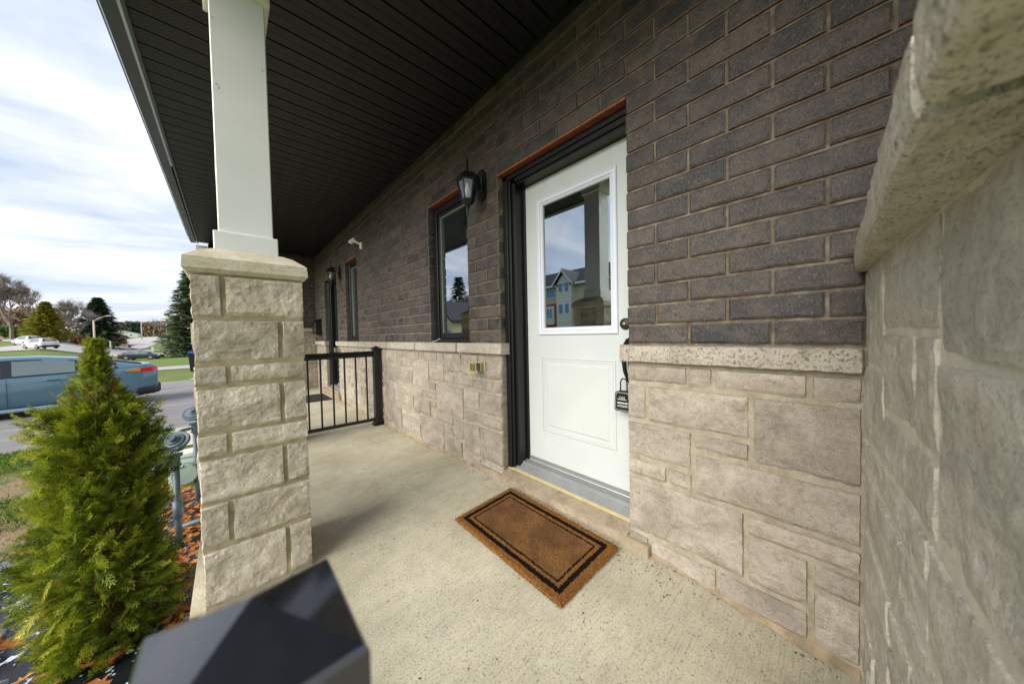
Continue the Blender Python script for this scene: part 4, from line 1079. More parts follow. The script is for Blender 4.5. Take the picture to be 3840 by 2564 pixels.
part('silver_line', mb, WHITEPL, t, tuple(LB))
mb = MB(); mb.tube([(LB.x+.002, LB.y+.020, LB.z+h2-.004), (LB.x+.002, LB.y+.020, LB.z+h2+.050), (LB.x+.003, LB.y+.014, LB.z+h2+.068), (LB.x+.003, LB.y, LB.z+h2+.074), (LB.x+.003, LB.y-.014, LB.z+h2+.068), (LB.x+.002, LB.y-.020, LB.z+h2+.050), (LB.x+.002, LB.y-.020, LB.z+h2-.004)], .0042, 8); part('shackle', mb, RUBBERM, t, tuple(LB), smooth=True)
mb = MB(); mb.bbox((LB.x-.0215, LB.y-.026, LB.z+.012), (LB.x-.0188, LB.y+.026, LB.z+.033), .001, 0); mb.bbox((LB.x-.0222, LB.y-.028, LB.z+.010), (LB.x-.0188, LB.y+.028, LB.z+.0135), .001, 1); part('dial_window', mb, [RUBBERM, WHITEPL], t, tuple(LB))
for k in range(4):                                        # the number wheels
    cu = bpy.data.curves.new('dial_digit', 'FONT'); cu.body = "7400"[k]; cu.size = .015; cu.align_x = 'CENTER'; cu.extrude = .0002; cu.materials.append(WHITEPL)
    me = bpy.data.meshes.new_from_object(bpy.data.objects.new('tmp', cu)); me.name = 'dial_digit'
    o = bpy.data.objects.new('dial_digit', me); C.objects.link(o); o.parent = t; o.location = (-.0222, .014-.0095*k-.0, .0175); o.rotation_euler = (PI/2, 0, -PI/2)
mb = MB(); rs = random.Random(3)
for row, (z, h_) in enumerate(((-.012, .0075), (-.024, .0028), (-.031, .0042))):
    y = .030
    while y > -.032:
        a = rs.uniform(.0022, .0045) if row else rs.uniform(.003, .006); hh = h_*rs.uniform(.55, 1)
        mb.box((LB.x-.0190, LB.y+y-a, LB.z+z), (LB.x-.0186, LB.y+y, LB.z+z+hh)); y -= a+rs.uniform(.0006, .0016)
part('white_lettering', mb, WHITEPL, t, tuple(LB))

# twist of white cable on the window sill
mb = MB(); mb.tube([(XW+.01, 2.93, ZL+.012), (XW-.004, 2.955, ZL+.008), (XW-.012, 2.93, ZL+.006), (XW-.010, 2.90, ZL+.010), (XW+.005, 2.885, ZL+.014), (XW+.012, 2.87, ZL+.028), (XW+.02, 2.82, ZL+.034)], .0022, 6)
part('cable', mb, WHITEPL, None, (XW, 2.9, ZL), smooth=True, label='short white cable end curled on the window sill', cat='cable')

# ---------------------------------------------------------------- door mats
MX, MY, MR = 1.262, 1.262, rad(-1.2)
t = empty('doormat', (MX, MY, fz(MX, MY)+.002), 'brown coir doormat with two black border lines before the white door', 'doormat', rz=MR); t.rotation_euler = (0, -math.atan(.078), MR); t.scale = (.935, .975, 1)
nx_, ny_ = 30, 52; V = []; F = []
for j in range(ny_+1):
    for i in range(nx_+1):
        x, y = -.255+.51*i/nx_, -.447+.894*j/ny_; b_ = i in (0, nx_) or j in (0, ny_)
        V.append((x+(random.uniform(-.003, .003) if b_ else 0), y+(random.uniform(-.003, .003) if b_ else 0), (.006 if b_ else .016+random.uniform(-.0012, .0012))))
for j in range(ny_):
    for i in range(nx_): a = j*(nx_+1)+i; F.append((a, a+1, a+nx_+2, a+nx_+1))
base = len(V); V += [(-.25, -.442, .001), (.25, -.442, .001), (.25, .442, .001), (-.25, .442, .001)]
me = bpy.data.meshes.new('pile'); me.from_pydata(V, [], F); me.materials.append(COIR); me.update(); loc_child('pile', me, t, (0, 0, 0))
mb = MB(); mb.box((-.252, -.444, .001), (.252, .444, .0055)); loc_part('backing', mb, RUBBERM, t)
N = 26000; rs_ = np.random.RandomState(4)
bx_ = rs_.uniform(-.254, .254, N); by_ = rs_.uniform(-.446, .446, N)
ne = 3000; ed = rs_.randint(0, 4, ne); bx_[:ne] = np.where(ed == 0, -.255, np.where(ed == 1, .255, bx_[:ne])); by_[:ne] = np.where(ed == 2, -.447, np.where(ed == 3, .447, by_[:ne]))
an = rs_.uniform(0, 2*PI, N); ln = rs_.uniform(.005, .013, N); ln[:ne] *= 1.5; z0 = np.where(np.arange(N) < ne, .006, .0150); wd = .0010
dx, dy = np.cos(an), np.sin(an); vv = np.zeros((N, 3, 3))
vv[:, 0] = np.stack([bx_-dy*wd, by_+dx*wd, z0], 1); vv[:, 1] = np.stack([bx_+dy*wd, by_-dx*wd, z0], 1); vv[:, 2] = np.stack([bx_+dx*ln*.75, by_+dy*ln*.75, z0+ln*np.where(np.arange(N) < ne, .1, .6)], 1)
me = np_mesh('fibres', vv.reshape(-1, 3), np.arange(N*3).reshape(-1, 3), COIR); o = loc_child('fibres', me, t, (0, 0, 0)); o['kind'] = 'stuff'
t = empty('doormat', (1.24, 7.36, 0), 'plain black doormat lying before the far black door', 'doormat')
mb = MB(); mb.bbox((1.0, 6.92, .001), (1.50, 7.82, .012), .004); part('pile', mb, RUBBERM, t, (1.24, 7.36, 0))

# ---------------------------------------------------------------- cedar shrub
BX, BY, BZ = -.545, 2.84, -.53
t = empty('cedar_shrub', (BX, BY, BZ), 'young golden green cedar shrub growing at the porch edge', 'shrub')
rs = np.random.RandomState(12)
def frond(seed, L=.125):
    r = np.random.RandomState(seed); Q = []
    def seg(p, q, w0, w1):
        d = q-p; n = np.array([-d[1], d[0]]); n = n/(np.linalg.norm(n)+1e-9)
        Q.append(((p[0]+n[0]*w0, p[1]+n[1]*w0), (p[0]-n[0]*w0, p[1]-n[1]*w0), (q[0]-n[0]*w1, q[1]-n[1]*w1), (q[0]+n[0]*w1, q[1]+n[1]*w1)))
    P0 = np.array([0., 0.]); d = np.array([0., 1.]); n_ = 6; side = 1
    for i in range(n_):
        a = r.uniform(-.12, .12); d = np.array([d[0]*math.cos(a)-d[1]*math.sin(a), d[0]*math.sin(a)+d[1]*math.cos(a)]); P1 = P0+d*L/n_
        seg(P0, P1, .0024, .0021)
        for s in (1, -1):
            b_ = rad(r.uniform(30, 48))*s; e = np.array([d[0]*math.cos(b_)-d[1]*math.sin(b_), d[0]*math.sin(b_)+d[1]*math.cos(b_)])
            l2 = L*(.52-.055*i)*r.uniform(.7, 1.1); A = P0+(P1-P0)*r.uniform(.2, .9); c = rad(-14)*s; M_ = A+e*l2*.5; e2 = np.array([e[0]*math.cos(c)-e[1]*math.sin(c), e[0]*math.sin(c)+e[1]*math.cos(c)]); B_ = M_+e2*l2*.5
            seg(A, M_, .0023, .0021); seg(M_, B_, .0021, .0008)
            for s2 in (1, -1):
                g = rad(r.uniform(28, 45))*s2; e3 = np.array([e[0]*math.cos(g)-e[1]*math.sin(g), e[0]*math.sin(g)+e[1]*math.cos(g)]); K = A+(M_-A)*r.uniform(.4, 1.0); seg(K, K+e3*l2*.45, .0020, .0007)
        P0 = P1
    return np.array(Q)                                     # (n,4,2)
FR = [frond(s) for s in range(8)]
def shrub_r(h):                                            # radius against height above ground (height 1.74)
    pts = [(0, .19), (.25, .225), (.55, .222), (.85, .195), (1.15, .185), (1.35, .162), (1.46, .105), (1.56, .055), (1.68, .026), (1.76, .008)]
    for (a, ra), (b_, rb) in zip(pts, pts[1:]):
        if a <= h <= b_: return ra+(rb-ra)*(h-a)/(b_-a)
    return .01
Vs = []; Rn = []; SH = 1.76
NF = 5600
branches = []
for k in range(NF):
    h = SH*(1-rs.rand()**1.25*.97) if k % 3 else rs.uniform(.05, SH)
    h = min(h, SH*.995)
    if h > 1.45 and rs.rand() < .25: h = rs.uniform(.3, 1.3)
    R0 = shrub_r(h); th = rs.uniform(0, 2*PI); lob = 1+.20*math.sin(3*th+h*7)+.16*math.sin(7*th-h*13)
    rr_ = R0*lob*(1-rs.rand()**2.2*.75)*(rs.uniform(1.08, 1.28) if k % 19 == 0 else 1)
    p0 = np.array([rr_*math.cos(th), rr_*math.sin(th), h])
    outw = np.array([math.cos(th), math.sin(th), 0]); upk = rs.uniform(.55, 1.15) if h > .5 else rs.uniform(.15, .8)
    if rs.rand() < .12: upk = -.2
    d = outw*rs.uniform(.5, 1.0)+np.array([0, 0, upk])+rs.normal(0, .28, 3); d /= np.linalg.norm(d)
    s = np.cross(d, outw+rs.normal(0, .55, 3)); s /= np.linalg.norm(s)+1e-9
    sc_ = rs.uniform(.5, 1.0)*(1.0 if h < 1.40 else .5); q = FR[k % 8]
    nrm = np.cross(s, d); curl = rs.uniform(-2.5, 1.0)
    P_ = p0-d*.05*sc_+q[..., 0:1]*s*sc_+q[..., 1:2]*d*sc_+(q[..., 1:2]**2*curl+np.abs(q[..., 0:1])*(-.12))*np.array([0, 0, 1.0])*sc_
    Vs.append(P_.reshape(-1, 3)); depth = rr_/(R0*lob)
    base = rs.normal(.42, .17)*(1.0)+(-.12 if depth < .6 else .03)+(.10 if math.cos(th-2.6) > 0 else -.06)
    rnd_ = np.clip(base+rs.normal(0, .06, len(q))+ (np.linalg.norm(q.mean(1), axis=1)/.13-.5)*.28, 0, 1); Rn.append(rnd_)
Vs = np.concatenate(Vs); Rn = np.concatenate(Rn)
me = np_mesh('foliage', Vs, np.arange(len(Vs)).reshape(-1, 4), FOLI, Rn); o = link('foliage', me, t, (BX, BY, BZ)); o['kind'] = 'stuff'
mb = MB()
for k in range(3):
    a = 2.1*k; mb.tube([(BX+.03*math.cos(a), BY+.03*math.sin(a), BZ), (BX+.05*math.cos(a), BY+.05*math.sin(a), BZ+.7), (BX+.03*math.cos(a+.6), BY+.03*math.sin(a+.6), BZ+1.2), (BX+.01*math.cos(a), BY+.01*math.sin(a), BZ+1.58-.30*k)], [.022, .015, .009, .003], 6)
part('trunk', mb, BARK, t, (BX, BY, BZ), smooth=True)
mb = MB()
for k in range(150):
    h = rs.uniform(.1, 1.45); th = rs.uniform(0, 2*PI); R0 = shrub_r(min(h+.12, 1.7))*.95; o_ = Vector((math.cos(th), math.sin(th), 0)); b0 = Vector((BX, BY, BZ+h))
    mb.tube([b0+o_*.02, b0+o_*R0*.5+Vector((0, 0, .06)), b0+o_*R0*.93+Vector((rs.uniform(-.02, .02), rs.uniform(-.02, .02), .17))], [.0065, .0042, .0018], 5, caps=False)
part('branches', mb, BARK, t, (BX, BY, BZ), smooth=True, kind='stuff')

# ---------------------------------------------------------------- gas meters beside the porch
def regulator(x, y, zt, label, rot, body=True):
    g = -.53; t = empty('gas_regulator', (x, y, g), label, 'gas regulator', 'gas regulators beside the porch')
    mb = MB(); mb.tube([(x, y, g), (x, y, zt-.17)], .021, 12); mb.tube([(x, y, g+.30), (x, y, g+.44)], .030, 12); part('pipe', mb, BLUEG, t, (x, y, g), smooth=True)
    mb = MB(); mb.tube([(x, y, zt-.20), (x, y, zt-.185)], .034, 8); mb.tube([(x, y, zt-.19), (x, y, zt-.11)], .028, 12); mb.bbox((x-.042, y-.036, zt-.118), (x+.042, y+.036, zt-.100), .003)
    mb.tube([(x, y, zt-.15), (x-.11*math.cos(rot), y-.11*math.sin(rot), zt-.155), (x-.13*math.cos(rot), y-.13*math.sin(rot), zt-.20)], [.017, .017, .021], 10); part('valve_body', mb, BLUEG, t, (x, y, zt-.15))
    mb = MB(); mb.lathe([(.030, -.10), (.030, -.035), (.055, -.022), (.088, -.014), (.094, -.006), (.094, .006), (.088, .012), (.070, .010), (.062, .022), (.045, .024), (.040, .036), (.028, .038), (.026, .058), (.018, .062)], (0, 0, 0), 'z', 28)
    me = mb.mesh('diaphragm_housing', BLUEG, (0, 0, 0), False); fixn(me); o = link('diaphragm_housing', me, t, (x, y, zt)); o.rotation_euler = (rad(38), rad(-18), 0)
    return t
regulator(-.345, 3.72, .40, 'nearer blue grey gas regulator on a riser behind the shrub', .4)
regulator(-.275, 4.55, .48, 'farther blue grey gas regulator close to the stone column', .4)
t = empty('gas_meter', (-.36, 4.7, -.53), 'pale green gas meter with pipes standing in fallen leaves', 'gas meter')
mb = MB(); mb.bbox((-.48, 4.55, -.25), (-.25, 4.75, .02), .03); mb.lathe([(.01, 0), (.09, .004), (.10, .02), (.10, .06)], (-.365, 4.48, -.12), 'y', 20); part('case', mb, METERG, t, (-.36, 4.7, -.1))
mb = MB(); mb.bbox((-.45, 4.58, .02), (-.28, 4.72, .09), .02); part('index_cover', mb, WHITEPL, t, (-.36, 4.65, .05))
for pts_, r_p in (([(-.37, 4.02, -.53), (-.365, 4.0, -.44), (-.34, 3.99, -.42), (-.22, 3.96, -.40), (-.16, 3.94, -.40)], .024), ([(-.28, 4.55, -.53), (-.275, 4.55, -.44), (-.25, 4.55, -.42), (-.17, 4.55, -.42)], .022), ([(-.43, 4.6, -.53), (-.43, 4.6, -.25)], .02)):
    mb = MB(); mb.tube(pts_, r_p, 12); part('pipe', mb, BLUEG, t, pts_[0], smooth=True)

r = np.random.RandomState(77); V = []; Rn = []
for k in range(900):
    if r.rand() < .55: x, y = XW-abs(r.normal(0, .05))-.012, r.uniform(-.02, 6.5)
    elif r.rand() < .5: x, y = XW-.06-abs(r.normal(0, .08)), r.uniform(.5, 2.3)
    else: x, y = r.uniform(.0, 1.5), r.uniform(-.1, 4.3)
    s_ = r.uniform(.0012, .0042); z = fz(x, y)+.001; a = r.uniform(0, 6.28); e = s_*r.uniform(1, 2.4)
    V += [(x+math.cos(a)*e, y+math.sin(a)*e, z), (x-math.sin(a)*s_, y+math.cos(a)*s_, z+s_*.7), (x-math.cos(a)*e, y-math.sin(a)*e, z+s_*.2), (x+math.sin(a)*s_, y-math.cos(a)*s_, z+s_*.5)]; Rn.append(r.rand()*.7)
V = np.array(V); me = np_mesh('grit', V, np.arange(len(V)).reshape(-1, 4), mat('grit_brown', leaf_fn([(.02, .014, .01), (.10, .06, .03), (.22, .15, .09), (.38, .33, .25)], 0)), Rn)
o = link('grit', me); props(o, 'dark grit and leaf crumbs scattered on the porch concrete', 'grit', kind='stuff')

# ---------------------------------------------------------------- garden bed, rocks, leaves, grass
def sheet(name, pts, m, z, **kw):
    """hand-laid uneven sheet over a convex plan polygon"""
    cx = sum(p[0] for p in pts)/len(pts); cy = sum(p[1] for p in pts)/len(pts); V = [(cx, cy, z)]; F = []; n_ = len(pts)*6; R_ = 7
    for r in range(1, R_+1):
        for k in range(n_):
            i, f = divmod(k, 6); a, b_ = pts[i], pts[(i+1) % len(pts)]; x = a[0]+(b_[0]-a[0])*f/6; y = a[1]+(b_[1]-a[1])*f/6
            X = cx+(x-cx)*r/R_; Y = cy+(y-cy)*r/R_
            V.append((X, Y, z+(.035*mnoise.noise(Vector((X*5, Y*5, 0)))+.015*mnoise.noise(Vector((X*16, Y*16, 3))) if r < R_ else -.04)))
    for r in range(R_):
        for k in range(n_):
            k2 = (k+1) % n_
            if r == 0: F.append((0, 1+k, 1+k2))
            else: F.append((1+(r-1)*n_+k, 1+r*n_+k, 1+r*n_+k2, 1+(r-1)*n_+k2))
    me = bpy.data.meshes.new(name); me.from_pydata(V, [], F); me.materials.append(m); me.update(); fixn(me); o = link(name, me); return props(o, **kw)
sheet('garden_bed', [(-1.75, 2.2), (-.17, 2.0), (-.17, 5.4), (-.75, 5.1), (-1.2, 4.7)], FABRIC, -.485, kind='structure')
rs = random.Random(9)
rockdesc = ['flat pale grey boulder at the outer edge of the garden bed', 'rounded grey boulder half under the cedar shrub', 'small grey stone between the boulders', 'long low grey boulder nearest the camera in the bed', 'grey boulder beside the dry soil patch', 'small angular grey stone on the black fabric']
for i, (x, y, r) in enumerate([(-1.13, 3.25, .13), (-.98, 2.75, .12), (-1.22, 3.75, .07), (-.80, 2.35, .15), (-1.35, 4.25, .10), (-1.0, 3.65, .06)]):
    import bmesh
    bm = bmesh.new(); bmesh.ops.create_icosphere(bm, subdivisions=3, radius=1)
    for v in bm.verts:
        n_ = mnoise.noise(v.co*1.4+Vector((i*7, 0, 0))); n2 = mnoise.noise(v.co*4+Vector((i*3, 5, 0))); v.co *= (1+.35*n_+.10*n2); v.co = Vector((v.co.x*r*1.25, v.co.y*r, v.co.z*r*.55))
    me = bpy.data.meshes.new('rock'); bm.to_mesh(me); bm.free(); me.materials.append(ROCK); o = link('rock', me, None, (x, y, -.47)); props(o, rockdesc[i], 'rock', 'boulders edging the garden bed'); o.rotation_euler = (0, 0, i*1.1)
# fallen leaves
def leaf_mesh(N, region, zfun, name, seed, size=(.035, .085)):
    r = np.random.RandomState(seed); V = []; Rn = []
    for k in range(N):
        x, y = region(r); s = r.uniform(*size); z = zfun(x, y)+r.uniform(.004, .05); a = r.uniform(0, 2*PI)
        ax = np.array([math.cos(a), math.sin(a), r.uniform(-.4, .4)]); ay = np.array([-math.sin(a), math.cos(a), r.uniform(-.4, .4)]); az_ = np.array([0, 0, 1.])
        col = np.clip(r.normal(.5, .25), 0, 1); p = np.array([x, y, z]); cu = r.uniform(.1, .45)
        # 4 lobes, folded
        out_ = [(0, -.5), (.28, -.25), (.18, -.08), (.5, .05), (.22, .12), (.30, .38), (.08, .28), (0, .55)]
        for sx_ in (1, -1):
            for j in range(len(out_)-1):
                (a0, b0), (a1, b1) = out_[j], out_[j+1]
                for q in ((0, b0), (sx_*a0, b0), (sx_*a1, b1), (0, b1)): V.append(p+ax*q[0]*s+ay*q[1]*s+az_*(abs(q[0])*cu*s+q[1]**2*cu*s))
                Rn.append(np.clip(col+r.normal(0, .05), 0, 1))
    V = np.array(V); return np_mesh(name, V, np.arange(len(V)).reshape(-1, 4), LEAFM, Rn)
def reg1(r):
    while True:
        x, y = r.uniform(-.75, -.18), r.uniform(2.6, 5.6)
        if r.rand() < (x+.95)/.7: return x, y
me = leaf_mesh(650, reg1, lambda x, y: -.48, 'fallen_leaves', 3); o = link('fallen_leaves', me); props(o, 'orange brown fallen leaves drifted along the porch foundation', 'leaves', kind='stuff')
me = leaf_mesh(46, lambda r: (r.normal(-1.08, .10), r.normal(3.0, .16)) if r.rand() < .6 else (r.uniform(-1.6, -.5), r.uniform(2.2, 4.4)), lambda x, y: -.46, 'scattered_leaves', 5, (.06, .12)); o = link('scattered_leaves', me); props(o, 'brown oak leaves caught among the boulders on black fabric', 'leaves', kind='stuff')
# grass blades near the porch
def blades(N, region, name, m, seed, hh=(.03, .08), w_=.0028):
    r = np.random.RandomState(seed); xy = np.array([region(r) for _ in range(N)]); a = r.uniform(0, 2*PI, N); h = r.uniform(*hh, N); dx, dy = np.cos(a), np.sin(a)
    z = np.array([hgt(*q) for q in xy])+.005; ln = h*r.uniform(.2, .9, N); V = np.zeros((N, 4, 3)); b_ = r.uniform(0, 2*PI, N); lx, ly = np.cos(b_)*ln, np.sin(b_)*ln
    V[:, 0] = np.stack([xy[:, 0]-dx*w_, xy[:, 1]-dy*w_, z], 1); V[:, 1] = np.stack([xy[:, 0]+dx*w_, xy[:, 1]+dy*w_, z], 1)
    V[:, 2] = np.stack([xy[:, 0]+lx*.5+dx*w_*.7, xy[:, 1]+ly*.5+dy*w_*.7, z+h*.7], 1); V[:, 3] = np.stack([xy[:, 0]+lx, xy[:, 1]+ly, z+h], 1)
    me = np_mesh(name, V.reshape(-1, 3), np.arange(N*4).reshape(-1, 4), m, r.rand(N)); return link(name, me)
def rg(r):
    while True:
        x, y = r.uniform(-3.6, -.3), r.uniform(3.6, 9.0)
        if mnoise.noise(Vector((x*1.6, y*1.1, 4))) > (.06 if 4.6 < y < 7.7 else -.5) and x < -.3-(y-3.6)*.1: return x, y
o = blades(16000, rg, 'lawn_grass', BLADEM, 1, (.03, .09), .004); props(o, 'short green grass tufts beside the driveway', 'grass', kind='stuff')
def rg2(r):
    x, y = r.uniform(-3.3, -.9), r.uniform(4.4, 7.9); return x, y
o = blades(9000, rg2, 'dry_straw', STRAWM, 2, (.01, .035), .004); props(o, 'flattened dry straw on the bare soil patch', 'straw', kind='stuff')

# ---------------------------------------------------------------- cars
def car(name, L, H, W, paint, loc, rz, label, kind='sedan', detail=True, group=None):
    P = simple(paint[0], paint[1], .22, var=0, coat=.8, spec=.6) if paint[0] not in MATS else MATS[paint[0]]
    CG = MATS.get('car_glass') or simple('car_glass', (.15, .19, .185), .06, spec=.9)
    TR = MATS.get('car_trim') or simple('car_trim', (.018, .020, .024), .35)
    RED = MATS.get('tail_red') or simple('tail_red', (.55, .012, .010), .15, coat=.5); AMB = MATS.get('tail_amber') or simple('tail_amber', (.75, .18, .02), .2)
    TY = MATS.get('tyre') or simple('tyre', (.015, .015, .016), .85); RIM = MATS.get('rim') or simple('rim', (.35, .33, .31), .35, metal=.7)
    t = empty(name, loc, label, 'car', group, rz=rz); hw = W/2
    suv = kind != 'sedan'
    if not suv:
        st = [(0, .36, .98, .80), (.04, .30, 1.06, .90), (.14, .24, 1.10, .955), (.45, .20, 1.085, .985), (.9, .19, 1.04, 1.0), (1.6, .18, 1.005, 1.0), (2.6, .18, .975, 1.0), (3.3, .18, .95, .995), (3.7, .19, .92, .98), (4.2, .22, .80, .93), (4.5, .28, .68, .82), (4.63, .36, .56, .66)]
        gh = [(.20, 1.09, .0), (.50, 1.07, .085), (.90, 1.04, .215), (1.35, 1.01, .345), (1.90, .99, .430), (2.5, .978, .445), (2.95, .965, .41), (3.35, .945, .26), (3.72, .915, .0)]
        wins = [(.80, 1.36, .10, .74, 1), (1.42, 2.28, .05, .86, 0), (2.42, 3.22, .05, .86, 0)]
        wh = (.98, 3.62)
    else:
        st = [(0, .40, .98, .84), (.05, .32, 1.08, .93), (.3, .25, 1.10, .98), (.9, .22, 1.07, 1.0), (1.8, .21, 1.04, 1.0), (2.8, .21, 1.01, 1.0), (3.5, .22, .98, .99), (4.1, .25, .90, .95), (4.45, .3, .78, .86), (4.6, .4, .62, .7)]
        gh = [(.06, 1.07, .0), (.22, 1.08, .28), (.45, 1.075, .49), (.95, 1.06, .56), (1.8, 1.035, .585), (2.5, 1.02, .565), (3.0, 1.0, .45), (3.4, .985, .2), (3.62, .97, 0)]
        wins = [(.45, 1.0, .12, .72, 0), (1.06, 1.85, .08, .8, 0), (1.95, 2.8, .08, .8, 0)]
        wh = (.85, 3.55)
    kx = L/4.63; kz = H/(1.44 if not suv else 1.65)
    st = [(a*kx, b_*kz, c*kz, d*hw) for a, b_, c, d in st]; gh = [(a*kx, b_*kz, c*kz) for a, b_, c in gh]
    mb = MB(); ring = []
    for (x, zb, zt, h_) in st:
        pr = [(0, zb), (.80*h_, zb), (.93*h_, zb+.06), (.985*h_, zb+.20), (h_, (zb+zt)/2), (.985*h_, zt-.16), (.955*h_, zt-.06), (.88*h_, zt), (.5*h_, zt+.018), (0, zt+.024)]
        full = [(x, y, z) for y, z in pr]+[(x, -y, z) for y, z in pr[::-1][1:-1]]; ring.append(full)
    n_ = len(ring[0])
    for rg_ in ring: mb.v += rg_
    for k in range(len(ring)-1):
        for j in range(n_): A = k*n_+j; B = k*n_+(j+1) % n_; mb.quadface((A, B, B+n_, A+n_))
    mb.quadface(range(n_)); mb.quadface([(len(ring)-1)*n_+j for j in range(n_)][::-1])
    body = loc_part('body', mb, P, t, smooth=True)
    def ip(tab, x, c):
        for a, b_ in zip(tab, tab[1:]):
            if a[0] <= x <= b_[0]: u = (x-a[0])/(b_[0]-a[0]); return a[c]+(b_[c]-a[c])*u
        return tab[-1][c] if x > tab[-1][0] else tab[0][c]
    def side(x, tt):                                        # greenhouse side: belt -> roof edge
        zb = ip(gh, x, 1)-.03; zr = ip(gh, x, 1)+ip(gh, x, 2); yb = hw*.93; yr = hw*(.93-.27*min(1, (zr-zb)/.45)); return yb+(yr-yb)*tt, zb+(zr-.045-zb)*tt
    mb = MB(); m0 = []
    for (x, zb, dz) in gh:
        yb, _ = side(x, 0); yr, zr = side(x, 1); zz = zb+dz
        pr = [(yb, zb-.03), ((yb*.55+yr*.45), (zb-.03)*.55+zr*.45+.006), (yr, zr), (yr*.86, zz-.008), (yr*.45, zz+.008), (0, zz+.012)]
        m0.append([(x, y, z) for y, z in pr]+[(x, -y, z) for y, z in pr[::-1][1:]])
    n_ = len(m0[0])
    for q in m0: mb.v += q
    for k in range(len(m0)-1):
        for j in range(n_-1): A = k*n_+j; mb.quadface((A, A+1, A+1+n_, A+n_))
    loc_part('roof', mb, P, t, smooth=True)
    for s in (1, -1):
        def patch(x0, x1, t0, t1, off, m, nm, n2=10, slope=0):
            mb = MB(); i = 0
            for k in range(n2+1):
                for q in range(4):
                    tt = t0+(t1-t0)*q/3; x = x0+(x1-x0)*k/n2+slope*tt
                    zr_ = ip(gh, x, 2); y, z = side(x, tt); mb.v.append((x, s*(y+off), z))
            for k in range(n2):
                for q in range(3): a = k*4+q; mb.quadface((a, a+1, a+5, a+4))
            o = loc_part(nm, mb, m, t, smooth=True); return o
        xa, xb = wins[0][0]*kx-.06, wins[-1][1]*kx+.05
        patch(xa, xb, .0, .93, .004, TR, 'window_trim', 14)
        for (a, b_, t0, t1, qd) in wins: patch(a*kx, b_*kx, t0+.03, t1, .009, CG, 'window', 8, slope=0)
        # doors, handles
        if detail:
            for x in (1.40*kx, 2.35*kx, 3.30*kx):
                mb = MB(); y = hw*1.002
                for (z0, z1) in ((.28, .5), (.5, .75), (.75, .93)):
                    mb.box((x-.003, s*y*.985, z0*kz), (x+.003, s*y*1.001, z1*kz))
                loc_part('door_seam', mb, TR, t)
            for x in (1.65*kx, 2.55*kx):
                mb = MB(); mb.bbox((x, s*hw*.975, .84*kz), (x+.20, s*(hw*.975+.035), .87*kz), .01); loc_part('door_handle', mb, P, t)
            mb = MB(); mb.bbox((.75, s*hw*.93, .17), (3.9*kx, s*(hw*.99), .25), .02); loc_part('sill_highlight', mb, MATS.get('sill_bright') or simple('sill_bright', (.30, .42, .48), .3, coat=.3), t)  # lightened body colour: highlight along the lower side, painted as a strip
        for x in wh:
            x *= kx; R_ = .32 if not suv else .35
            mb = MB(); mb.lathe([(R_+.05, 0), (R_+.05, .012)], (x, s*hw*.985, R_), 'y', 28); o = loc_part('wheel_arch', mb, RUBBERM, t)
            mb = MB(); mb.lathe([(R_*.62, 0), (R_*.9, s*.0), (R_, s*-.03), (R_, s*-.2)], (x, s*(hw+.012), R_), 'y', 28); wl = loc_part('wheel', mb, TY, t)
            mb = MB(); mb.lathe([(.03, s*.012), (R_*.2, s*.008), (R_*.6, s*.004), (R_*.66, s*-.004)], (x, s*(hw+.014), R_), 'y', 14); o = loc_part('rim', mb, RIM, wl)
        # tail lamps wrapping the corner
        z0 = (.93 if not suv else .90)*kz; pts = [(.62*kx, .0, .010), (.35*kx, -.03, .065), (.12*kx, -.055, .085), (.015, -.04, .08)]
        mb = MB()
        for (x, lo, hi) in pts:
            h_ = ip(st, max(x, .02), 3); y = h_*.995+.008; mb.v += [(x, s*y, z0+lo), (x, s*(y*.985), z0+hi)]
        mb.v += [(-.012, s*hw*.45, z0-.02), (-.012, s*hw*.45, z0+.06)]
        for k in range(4): mb.quadface((2*k, 2*k+1, 2*k+3, 2*k+2), 1 if k == 0 else 0)
        loc_part('tail_light', mb, [RED, AMB], t)
        mb = MB(); mb.bbox((L-.25, s*hw*.55, .62*kz), (L-.06, s*hw*.86, .72*kz), .02); loc_part('headlight', mb, WHITEPL, t)
    mb = MB()                                               # rear glass
    xs = (gh[0][0]+.08, gh[3][0]-.02) if not suv else (gh[0][0]+.02, gh[2][0]-.04)
    for k in range(5):
        x = xs[0]+(xs[1]-xs[0])*k/4; z = ip(gh, x, 1)+ip(gh, x, 2)+.018; yy = side(x, 1)[0]*.86; mb.v += [(x, -yy, z), (x, yy, z)]
    for k in range(4): mb.quadface((2*k, 2*k+1, 2*k+3, 2*k+2))
    loc_part('rear_window', mb, TR, t, smooth=True)
    mb = MB(); mb.bbox((-.05, -hw*.80, .26*kz), (.09, hw*.80, .56*kz), .05); mb.bbox((.0, hw*.62, .25*kz), (.50, hw*.992, .52*kz), .09); mb.bbox((.0, -hw*.992, .25*kz), (.50, -hw*.62, .52*kz), .09); loc_part('rear_bumper', mb, [TR], t)  # bumper in dark trim; shade on the rear end put into its colour
    return t
car('parked_sedan', 4.63, 1.47, 1.80, ('pale_blue_paint', (.075, .165, .225)), (-1.72, 14.55, hgt(-1.4, 14.9)+.012), rad(180+14), 'light blue sedan parked on the driveway behind the cedar shrub')
car('parked_sedan', 4.7, 1.42, 1.80, ('navy_paint', (.020, .030, .045)), (-12.4, 77.0, hgt(-10, 76)+.05), rad(-16), 'dark navy sedan parked beyond the blue car near the spruce', detail=False)
car('parked_car', 4.75, 1.62, 1.88, ('white_paint', (.80, .78, .77)), (-19.7, 81.5, hgt(-22, 85)+.05), rad(180-55), 'white crossover parked on the side street, nearer of two', 'suv', False, 'white cars on the side street')
